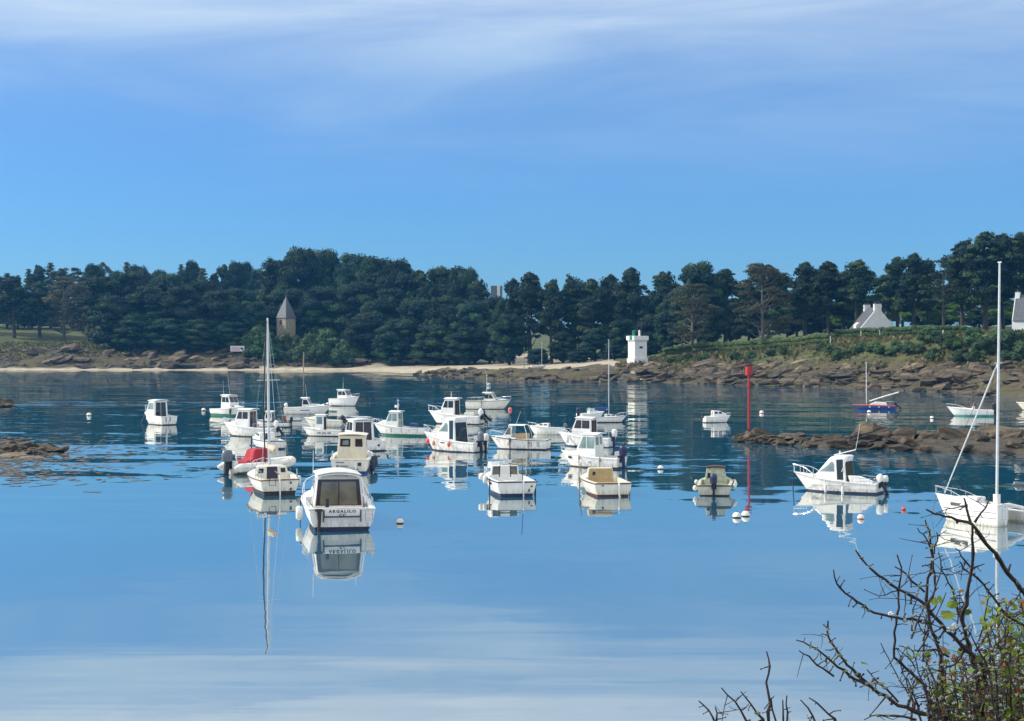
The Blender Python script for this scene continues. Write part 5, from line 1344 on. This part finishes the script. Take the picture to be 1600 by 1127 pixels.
# 22
b = Boat('pilothouse_boat', 'white pilothouse boat with pale green windows and navy outboard, bow left', 878, 980, 733, 152, 5.2, 2.15, .62, .98, .9, 'white', 'black', rail='white'); b.deck(-.05, .2)
b.pilothouse(-.75, .95, 1.28, .84, .55, .12, .33, 2, 'pale', 'windows', 'pale'); b.outboard(.35, -6, 1.2, 'cowl_navy', leg='cowl_navy'); b.cuddy(.9, 2.0, .2, .55, 'dark', 0, rear=False); b.pulpit(.25, .2); b.mark(1.45, 1, .52, .35, .16, 'purple', 'hull_light')
b.text('CC', -.3, b.hw(-.3, .34) + .03, .34, .16, (math.radians(90), 0, math.radians(180)), 'cowl_grey'); b.legpole(.6, 1, 'rope', .03); b.legpole(-1.2, 1, 'rope', .03)
MB().box((-2.2, -.45, .78), (.5, .8, .35)).build('stern_bench', G['white'], b.root); b.rope()
# 23 --- cream cuddy, stern on
b = Boat('cuddy_boat', 'cream cuddy boat with tan canvas cover over the cabin, stern on', 908, 987, 777, 101, 5.0, 2.2, .68, .92, .90, 'ivory', 'brown', boot=.09, rail='brown'); b.deck(.02, .2, .22, m='cream')
zs = b.sh(.3); c = b.cabin([(.1, .25), (.15, zs + .56), (.8, zs + .52), (1.8, zs + .12), (1.8, .25)], .84, .22, .14, 'cream', 'cuddy', .08)
b.facing(c, 0, -.9, .9, .25, .93, 'tan', 'canvas_cover', .03); b.facing(c, 0, .42, .62, .62, .78, 'dark', 'compass', .06)
b.seat(-1.9, 1.5, 'cream', .4, .35); b.tmark(.55, .55, .1, .05); MB().tube([(-2.55, -.3, .7), (-2.58, -.3, .1), (-2.75, -.3, -.1)], [.05, .06, .05], 6).build('rudder', G['white'], b.root)
MB().tube([(1.7, .7, zs + .1), (1.7, .7, zs + .75)], .03, 6).build('bow_post', G['rope'], b.root); b.pulpit(.25, .2); b.legpole(-1.8, -1, 'rope', .03); b.legpole(.3, 1, 'rope', .035); b.rope()
# 24 --- inflatable and sailing boat far centre
b = Boat('sailing_boat', 'small white sailing boat with thin mast and blue sail cover below the light tower', 922, 979, 661, 8, 5.4, 2.0, .6, .8, .8, 'white', 'black', 'sailboat', boot=.09, rail='navy'); b.deck(-.1, .2)
b.cuddy(-.6, 1.8, .36, .6, 'dark', 3); b.mast(.0, 7.5 / b.zk - 1.0, .055, 1.0, .0, True, (2.2, .55), 'bluecloth', .5); b.pulpit(.2, .4)
b = Boat('speedboat', 'white speedboat with dark outboard left of the thin-masted sailing boat', 900, 944, 655, 30, 4.6, 1.9, .62, .85, .92, 'white', 'grey', rail='white'); b.deck(.0, .2); b.windscreen(.3, .7, .4); b.cuddy(.3, 1.6, .25, .5, 'dark', 0, rear=False); b.outboard(0, -10, 1.1, 'cowl_navy'); b.console(-.4)
# 25
b = Boat('small_cabin_boat', 'tiny white cabin boat alone left of the red beacon', 1097, 1141, 661, 14, 4.2, 1.7, .72, .85, .86, 'white', 'black', boot=.06, rail='white'); b.deck(-.2, .2); c = b.cuddy(-.8, 1.5, .66, .62, 'dark', 2); b.outboard(0, -15, .75, 'cowl_navy'); b.pulpit(.3, .3); b.rope(dx=.9)
# 26 --- grey weathered boat stern on
b = Boat('small_motorboat', 'weathered grey motorboat with navy outboard and mildewed canopy, stern on', 1089, 1146, 776, 80, 4.2, 1.72, .52, .7, .95, 'grey', 'black', boot=.06, rail='brown'); b.deck(.05, .15, m='mould')
zs = b.sh(.2); c = b.cabin([(.0, .2), (.05, zs + .62), (.7, zs + .58), (1.4, zs + .1), (1.4, .2)], .62, .18, .16, 'mould', 'canopy', .06)
b.facing(c, 0, -.45, .40, .35, .9, 'mould', 'canvas_panel', .02); b.facing(c, 0, .52, .78, .5, .75, 'dark'); b.roof(-.05, .6, .48, zs + .62, .04, 'brown')
b.outboard(0, 0, .95, 'cowl_navy'); 
for x in (-1.2, -.3, .5): b.fender(x, -1, 'fender', .11, .3, .02, True)
b.fender(-1.0, 1, 'fender', .12, ball=True); b.fender(-.1, 1, 'fender', .10, ball=True, drop=-.05); b.rope()
# 27 --- pilothouse boat near the reef
b = Boat('pilothouse_boat', 'white pilothouse boat with swept windscreen and twin outboards in front of the reef', 1241, 1384, 774, 150, 5.6, 2.25, .58, 1.08, .9, 'white', 'navy', boot=.10, rail='grey', zs=1.10); b.deck(-.1, .2)
b.arch_house(-.85, 1.0, 1.36, .90, 'pale', 'dark'); b.pulpit(.22, .42, r=.024); b.outboard(.35, -30, .85, 'cowl_white', z=.62); b.outboard(-.45, -5, .72, 'cowl_white', z=.58)
MB().tube([(.0, .5, 2.12), (-1.4, .6, 2.45)], .03, 6).build('rod', G['white'], b.root); b.antenna(-1.4, .6, 2.42, 1.5, -.2); MB().tube([(-.3, .3, 2.1), (-.3, .3, 2.35)], .05, 8).build('roof_light', G['white'], b.root); MB().tube([(-.6, .88, 1.2), (-1.0, .88, 2.15)], .022, 6).build('brace', G['white'], b.root)
b.fender(.35, 1, 'fender', .085, .5, .25); b.fender(-.75, 1, 'fender', .085, .5, .25); b.mark(-1.2, 1, .40, 2.6, .018, 'grey', 'crease'); b.mark(1.0, 1, .36, 1.0, .018, 'grey', 'crease')
MB().prism([(-2.55, .45), (-1.2, .45), (-1.0, 1.0), (-1.7, .98), (-2.5, .72)], lambda p_, q: (p_[0], .92 if q else .55, p_[1])).build('cockpit_coaming', G['white'], b.root)
b.siderail(-2.4, -1.3, .28); b.rope(dx=.1, m='darkrope', r=.035)
# 28 --- blue dinghy
b = Boat('sailing_dinghy', 'blue sailing dinghy with red deck and white covered boom', 1332, 1400, 640, 172, 5.2, 1.8, .42, .58, .75, 'blue', 'blue', 'sailboat', boot=.05, rail='red', zs=1.05); b.deck(-.25, .3, m='red')
b.rub('red', .06); b.cabin([(-1.6, .35), (-1.5, .8), (-.2, .9), (.6, .52), (.6, .35)], .5, .1, .2, 'whitecloth', 'spray_cover', .06); b.mast(.9, 5.1 / b.zk - .65, .055, .65, 0, False)
for q in (-.15, .15): MB().tube([(.5, q, .95), (-1.4, q, 1.55), (-3.0, q * .7, 2.0)], .07, 8).build('spar', G['whitecloth'], b.root)
b.siderail(-2.4, -1.4, .45); b.outboard(0, -50, .8, 'cowl_black')
for x in (.5, -.6, -1.8): b.mark(x, 1, .18, .14, .26, 'white', 'fender_pad')
# 29 --- speedboat
b = Boat('speedboat', 'white centre-console speedboat with teal bottom and black outboard at the right', 1480, 1553, 651, 170, 5.8, 2.1, .62, .98, .9, 'white', 'teal', boot=.14, rail='white'); b.deck(-.05, .25); b.console(-.4, h=.8); b.pulpit(.1, .3); b.outboard(0, -12, 1.2, 'cowl_black'); b.seat(-1.4, .9)
MB().box((-.2, .1, 1.1), (.25, .3, .3)).build('red_cushion', G['red'], b.root)
# 30 --- twin-hulled sailing boat at right edge
b = Boat('trimaran', 'white multihull sailing boat with the tallest mast, at the right edge', 1463, 1576, 824, 122, 5.2, 1.35, 1.0, 1.25, .72, 'white', 'grey', 'sailboat', boot=.06, rail='white', fine=1.8); b.deck(-.18, .4, .12)
b.cuddy(-1.0, 1.5, .26, .45, 'smoke', 0, rear=False); b.mark(-.5, 1, .78, 1.5, .16, 'smoke', 'hull_window')
for z in (.62, .36): b.mark(-2.5, 1, z, 4.4, .025, 'cowl_grey', 'pinstripe')
HM = 10.2 / b.zk; b.mast(-2.15, HM - 1.15, .085, 1.15, .03, False, None, 'sail', .35); b.ladder(0, h=.7); b.pulpit(-.05, .35)
MB().tube([(1.9, 0, 1.3), (-2.3, 0, HM * .62)], [.035, .05], 7).build('furled_jib', G['alu'], b.root); MB().tube([(2.6, 0, 1.2), (-2.32, 0, HM * .66)], .012, 5).build('forestay', G['darkrope'], b.root); MB().tube([(-.6, .5, 1.1), (-2.32, 0, HM * .66)], .01, 5).build('shroud', G['darkrope'], b.root)
MB().box((-2.15, 0, 1.2), (.3, .3, .55)).build('mast_step', G['white'], b.root)
for x in (-1.7, .1): MB().tube([(x, -.4, .82), (x, -1.6, .88), (x, -2.9, .66)], .09, 8).build('cross_beam', G['white'], b.root)
vs = []; T = [(-2.6, .10, .5), (-2.0, .24, .5), (-.5, .30, .52), (.8, .27, .56), (1.9, .16, .62), (2.5, .03, .70)]
for (x, w, z) in T: vs += [(x, -2.9 - w, z), (x, -2.9 - w * .9, .1), (x, -2.9, -.15), (x, -2.9 + w * .9, .1), (x, -2.9 + w, z), (x, -2.9, z + .05)]
fs = [(i * 6 + j, i * 6 + (j + 1) % 6, (i + 1) * 6 + (j + 1) % 6, (i + 1) * 6 + j) for i in range(5) for j in range(6)] + [tuple(range(5, -1, -1)), tuple(range(30, 36))]
link('float_hull', mesh('float_hull', vs, fs, G['white']), b.root)
tr_ = MB(); tr_.add([(-1.7, -.5, .8), (.1, -.5, .8), (.1, -2.65, .66), (-1.7, -2.65, .66)], [(0, 1, 2, 3)]); tr_.build('trampoline', G['grey'], b.root)
b.rope(dx=.5)
# 31 --- cut by the right edge
b = Boat('sailing_boat', 'cream boat with a horizontal boom cut by the right edge of the picture', 1588, 1660, 642, 170, 5.6, 2.0, .62, .85, .85, 'cream', 'green', 'sailboat', rail='white'); b.deck(-.05, .2); b.cuddy(-.6, 1.6, .35, .6, 'dark', 2); b.mast(.2, 6.5, .05, .9, 0, True, (2.4, .5), 'whitecloth'); MB().tube([(2.7, 0, 2.6), (8.2, 0, 2.75)], .04, 6).build('bowsprit_pole', G['alu'], b.root) if False else None
# 32 --- dinghy drawn up on the beach
X, Z = XZ(842, 558.5, 352); b = empty('beached_dinghy', (X, 352, ground_z(X, 352) + .28), math.radians(12)); q = Fake(b, 3.8, .5, 1.5); q.boot, q.bot, q.fb, q.tw = .04, 'grey', .62, .8; q.hull_mesh(); q.rub('white'); q.deck(.05, .15); q.mast(.7, 5.2, .05, .6, 0, False)
tag(b, 'white sailing dinghy with bare mast drawn up on the beach', 'dinghy')
# ------------------------------------------------------------------ near bank and the bush in front of the camera
def near_bank():
    vs, fs = [], []; xs = [-30 + k * 2.0 for k in range(31)]; ys = [(-12, 5.6), (-4, 5.3), (1, 5.2), (3.6, 4.9), (5.0, 4.1), (7.0, 2.0), (9.0, .2), (11, -1.5)]
    for (y, z) in ys:
        for x in xs: vs.append((x, y + .5 * mnoise.noise(Vector((x * .3, y, 0))), z + .2 * mnoise.noise(Vector((x * .5, y * .5, 3)))))
    n = len(xs)
    for j in range(len(ys) - 1):
        for i in range(n - 1): fs.append((j * n + i, j * n + i + 1, (j + 1) * n + i + 1, (j + 1) * n + i))
    tag(link('near_bank', mesh('near_bank', vs, fs, mat('bank_grass', (.09, .12, .04), .9, .2, 2.0, bump=.5, bscale=9, col2=(.07, .055, .03)), None, True)), kind='structure')
near_bank()
TWIG = mat('twig_bark', (.046, .030, .034), .75, .25, 30.0, bump=.3, bscale=160)
LICH = mat('grey_lichen', (.40, .43, .33), .95, .2, 60.0, bump=.6, bscale=200)
BUSHLEAF = leafmat('hawthorn_leaf', (.050, .105, .018), (.19, .25, .04), .35, .2)
RUSTLEAF = leafmat('rusty_leaf', (.17, .065, .025), (.26, .12, .03), .35, .2)
PETAL = mat('white_petals', (.80, .80, .76), .6, .05, 30.0)
def bush():
    r = random.Random(4)
    Yb = 3.1
    def W_(zx, zy, dy=0.0):                         # traced points -> a place about three metres off
        px, py = 1080 + zx / 3.077, 780 + zy / 3.077
        Y = Yb + dy; X, Z = XZ(px, py, Y); return Vector((X, Y, Z))
    root = empty('hawthorn_bush', (.95, Yb, 4.9))
    br = MB(); li = MB(); lf = []
    base = Vector(root.location)
    def rel(v): return v - base
    def spur(p, d, L, rad, depth=0):
        d = d.normalized(); q = p
        pts = [p]; k = max(2, int(L / .018))
        for i in range(k):
            d = (d + Vector((r.gauss(0, .22), r.gauss(0, .22), r.gauss(.02, .2)))).normalized(); q = q + d * L / k; pts.append(q)
        br.tube([rel(x) for x in pts], [rad * (1 - .55 * i / k) for i in range(k + 1)], 5)
        if r.random() < .6: br.ell(rel(pts[-1]), (rad * 1.1,) * 3, 6, 4)
        if depth < 1 and L > .05:
            for i in range(1, k):
                if r.random() < .55: spur(pts[i], Vector((r.gauss(0, 1), r.gauss(0, .8), r.gauss(.5, .8))), L * r.uniform(.25, .5), rad * .7, depth + 1)
        return pts
    def branch(pts, r0, r1, dy0=0.0, dy1=0.0, spurs=1.0, lichen=.3, leaves=0.0):
        n = len(pts); P_ = []
        for i, (x, y) in enumerate(pts): P_.append(W_(x, y, dy0 + (dy1 - dy0) * i / max(1, n - 1)))
        # finer, with knobbly wander
        Q, R = [], []
        for i in range(n - 1):
            m = max(2, int((P_[i + 1] - P_[i]).length / .014))
            for k in range(m):
                t = k / m; v = P_[i].lerp(P_[i + 1], t); f = (i + t) / (n - 1)
                Q.append(v + Vector((r.gauss(0, .0012), r.gauss(0, .0015), r.gauss(0, .0012)))); R.append((r0 + (r1 - r0) * f) * r.choice((1, 1, 1.05, 1.3, .95)))
        Q.append(P_[-1]); R.append(r1)
        R = [q * .54 for q in R]; br.tube([rel(x) for x in Q], R, 6)
        L = len(Q)
        for i in range(1, L - 1):
            tg = (Q[i + 1] - Q[i - 1]).normalized()
            side = Vector((tg.z, r.gauss(0, .5), -tg.x)) * r.choice((-1, 1))
            if r.random() < .55 * spurs: spur(Q[i], side - tg * r.uniform(0, .7) + Vector((0, 0, .35)), r.uniform(.006, .024), max(.0011, R[i] * .75))
            if r.random() < .13 * spurs: spur(Q[i], side - tg * r.uniform(.2, .9) + Vector((0, 0, .5)), r.uniform(.03, .10), max(.0010, R[i] * .55))
            if r.random() < lichen:
                for q in range(r.randint(2, 5)):
                    o = Vector((r.gauss(0, 1), r.gauss(0, 1), r.gauss(0, 1))).normalized() * R[i]; s = r.uniform(.0018, .0048)
                    li.ell(rel(Q[i] + o), (s * r.uniform(.7, 1.6), s, s * r.uniform(.5, 1)), 5, 3)
            if r.random() < leaves: lf.append((Q[i] + Vector((r.gauss(0, .02), r.gauss(0, .03), r.gauss(0, .02))), tg))
    B = branch
    B([(1900, 900), (1700, 560), (1600, 450), (1520, 350), (1460, 260), (1400, 190), (1350, 120), (1300, 105), (1190, 75), (1130, 50)], .0115, .0030, .1, -.15, .5, .04)
    B([(1345, 118), (1322, 40), (1312, -5)], .0055, .003, -.1, -.1, .5, .05); B([(1365, 112), (1415, 40), (1432, -15)], .004, .002, -.1, -.1, .6, .05)
    B([(1420, 1300), (1400, 1000), (1350, 760), (1300, 580), (1330, 470), (1350, 330), (1352, 220), (1352, 130)], .0085, .0045, .05, -.08, .7, .1)
    B([(1500, 1350), (1440, 980), (1400, 800), (1290, 690), (1200, 600), (1150, 540), (1100, 490), (990, 430), (900, 370), (850, 320), (790, 245)], .010, .0026, .0, -.05, 1.1, .28, .03)
    B([(1150, 590), (1060, 580), (960, 565), (880, 550), (800, 495), (740, 450), (700, 400), (685, 340)], .0058, .0025, -.02, -.1, 1.1, .4)
    B([(1250, 1250), (1120, 890), (1050, 830), (972, 760), (980, 640), (990, 520), (1000, 400), (1012, 330), (990, 268)], .0065, .0026, .08, .0, .8, .06)
    B([(1120, 450), (1060, 390), (1020, 345), (978, 325)], .0045, .0025, 0, 0, 1, .1)
    B([(1230, 1200), (1200, 760), (1150, 600), (1130, 480), (1140, 380), (1165, 280), (1150, 220), (1140, 150), (1125, 100)], .0075, .0024, .1, .02, 1.4, .2, .05)
    B([(1180, 440), (1165, 330), (1150, 230), (1115, 170), (1088, 140)], .004, .002, .04, 0, 1.2, .12); B([(1165, 260), (1185, 200), (1180, 160)], .003, .002, .04, .02, 1.2, .1)
    B([(1300, 580), (1255, 430), (1205, 340), (1188, 255)], .0042, .002, .05, .05, 1.1, .25)
    B([(1620, 620), (1520, 560), (1450, 470), (1380, 380), (1310, 330), (1290, 300)], .006, .0022, .12, .05, 1.1, .1)
    B([(1345, 330), (1300, 270), (1270, 235)], .0035, .002, 0, 0, 1.2, .1); B([(1350, 335), (1410, 312)], .003, .0018, 0, 0, .6, .1)
    B([(1400, 1250), (1200, 1060), (1000, 990), (900, 930), (830, 870), (750, 800), (690, 720), (662, 650), (658, 585)], .0085, .0026, -.1, -.2, 1.0, .75, .03)
    B([(860, 900), (760, 850), (680, 785), (600, 715), (505, 678)], .006, .002, -.15, -.25, 1.1, .6); B([(680, 850), (610, 800), (560, 755), (518, 728)], .004, .0018, -.15, -.2, 1, .2)
    B([(1080, 1060), (980, 1040), (900, 1040), (830, 1062)], .005, .002, -.1, -.1, 1, .5); B([(1000, 985), (930, 910), (880, 860), (845, 820)], .0045, .002, -.1, -.1, 1.3, .8, .05)
    B([(370, 1300), (372, 1068), (378, 980), (365, 880), (378, 800), (362, 732)], .0062, .0022, -.3, -.3, .5, .03)
    B([(420, 1200), (400, 1060), (380, 960), (350, 1010)], .004, .002, -.3, -.3, .6, .03)
    for q in ([(300, 1250), (262, 1065), (210, 975), (145, 907)], [(140, 1250), (112, 1068), (88, 1018), (36, 970)], [(400, 1250), (345, 1065), (290, 990), (238, 925)], [(440, 1250), (445, 1068), (440, 965)], [(470, 1250), (462, 1068), (460, 945)], [(640, 1250), (590, 1040), (525, 965)], [(740, 1250), (690, 1065), (630, 1000), (566, 955)], [(120, 1200), (120, 1060), (115, 1000)]):
        B(q, .0052, .0020, -.3, -.3, 1.0, .05)
    B([(1130, 1200), (1090, 1000), (1060, 920), (1035, 860)], .005, .0022, 0, 0, 1.1, .15, .05); B([(1240, 760), (1190, 720), (1100, 730), (1000, 705)], .004, .0018, .05, .0, 1.3, .5, .03)
    # thicket low on the right
    for k in range(120):
        x0 = r.uniform(1180, 1850); y0 = 1300; x1 = x0 + r.uniform(-170, 120); y1 = r.uniform(560, 960) if x1 > 1400 else r.uniform(720, 980)
        xm, ym = (x0 + x1) / 2 + r.uniform(-60, 60), (y0 + y1) / 2
        d = r.uniform(-.25, .6); B([(x0, y0), (xm, ym + 60), ((xm + x1) / 2 + r.uniform(-25, 25), (ym + y1) / 2), (x1, y1)], r.uniform(.0035, .0065), .0016, d, d + r.uniform(-.1, .1), 1.15, .35, .10)
    for k in range(34):                                       # fine upper twigs
        x0 = r.uniform(1040, 1640); y0 = r.uniform(620, 1000); L = r.uniform(120, 330); an = r.uniform(-.75, .75)
        x1, y1 = x0 + L * math.sin(an), y0 - L * math.cos(an)
        d = r.uniform(-.1, .3); B([(x0, y0), ((x0 + x1) / 2 + r.uniform(-22, 22), (y0 + y1) / 2), (x1, y1)], r.uniform(.0028, .0042), .0014, d, d, 1.3, .25, .06)
    o = br.build('branches', TWIG, root); o2 = li.build('lichen', LICH, root); o2['kind'] = 'stuff'
    # lobed leaves
    def leaf_mesh(m, sd_):
        rr = random.Random(sd_); out = [(0, 0), (.16, .12), (.34, .34), (.30, .46), (.5, .62), (.32, .72), (.30, .92), (.08, .86), (0, 1.02)]
        pts = out + [(-x, y) for x, y in out[::-1][1:-1]]
        vs = [(x, y, -.25 * x * x + .12 * math.sin(y * 3 + sd_)) for x, y in pts] + [(0, .5, .05)]; n = len(pts)
        me = mesh('leaf', vs, [(i, (i + 1) % n, n) for i in range(n)], m)
        a = me.attributes.new('tone', 'FLOAT', 'POINT'); a.data.foreach_set('value', [rr.random() * .4 + (.3 if i % 3 else .6) for i in range(n + 1)]); return me
    LM = [leaf_mesh(BUSHLEAF, 1), leaf_mesh(BUSHLEAF, 2), leaf_mesh(RUSTLEAF, 3)]
    fv, ff, ft = [], [], []                                   # the many small leaves of the thicket
    for k in range(2300):
        x = r.triangular(1080, 1760, 1620); y = 1140 - (1140 - (720 if x < 1400 else 480)) * r.random() ** 1.6; c = rel(W_(x, y, r.uniform(-.1, .55))); s = r.uniform(.005, .016)
        e = Matrix.Rotation(r.uniform(0, 6.28), 3, 'Z') @ Matrix.Rotation(r.uniform(-1.3, 1.3), 3, 'X'); b0 = len(fv)
        fv += [c + e @ (Vector(q) * s) for q in ((0, 0, 0), (.35, .4, .08), (.42, .8, 0), (0, 1.15, -.1), (-.42, .8, 0), (-.35, .4, .08))]; ff.append(tuple(range(b0, b0 + 6))); ft += [r.random()] * 6
    fm_ = mesh('small_leaves', fv, ff, [BUSHLEAF, RUSTLEAF], [1 if r.random() < .16 else 0 for _ in ff])
    a = fm_.attributes.new('tone', 'FLOAT', 'POINT'); a.data.foreach_set('value', ft)
    link('small_leaves', fm_, root)['kind'] = 'stuff'
    def leaf(v, s, k):
        link('leaf', LM[k], root, rel(v), (r.uniform(-1.2, 1.2) + .6, r.uniform(-.9, .9), r.uniform(0, 6.28)), s)
    for (x, y, s, k) in ((1205, 545, .034, 0), (1225, 520, .026, 1), (1165, 555, .026, 0), (1290, 480, .020, 1), (1240, 460, .020, 1), (1275, 450, .018, 2), (1180, 515, .022, 1), (1320, 560, .016, 0)): leaf(W_(x, y, -.03), s, k)
    r.shuffle(lf); nn = 0
    for (v, t) in lf[:160]: leaf(v, r.uniform(.013, .025), 2 if r.random() < .16 else r.randrange(2)); nn += 1
    for k in range(130):
        x = r.triangular(1150, 1720, 1620); y = r.uniform(800, 1130) if x < 1480 else r.uniform(700, 1130); leaf(W_(x, y, r.uniform(-.1, .5)), r.uniform(.012, .026), 2 if r.random() < .15 else r.randrange(2))
    for (x, y, s) in ((1262, 618, .007), (960, 553, .005), (1240, 628, .005), (1270, 606, .005)):
        b = MB(); c = W_(x, y, -.04)
        for q in range(5): b.ell((math.cos(q * 1.257) * s * .7, math.sin(q * 1.9) * s * .35, math.sin(q * 1.257) * s * .6), (s * .62, s * .3, s * .5), 7, 4)
        b.build('blossom', PETAL, root, True, loc=rel(c))
    tag(root, 'bare lichen-crusted thorn bush with young leaves close in front at lower right', 'bush')
bush()

# ------------------------------------------------------------------ air between here and the far shore
def haze():
    b = MB(); b.box((0, 470, 22), (900, 1090, 58))
    m = bpy.data.materials.new('haze'); m.use_nodes = True; n, l = m.node_tree.nodes, m.node_tree.links
    for x in list(n): n.remove(x)
    o = n.new('ShaderNodeOutputMaterial'); v = n.new('ShaderNodeVolumePrincipled')
    v.inputs['Color'].default_value = (.12, .48, 1.0, 1); v.inputs['Density'].default_value = HAZE; v.inputs['Anisotropy'].default_value = 0.0
    l.new(v.outputs[0], o.inputs['Volume'])
    tag(b.build('haze', m), 'thin blue summer haze over the bay', 'haze', kind='stuff')
HAZE = 0.00014
haze()
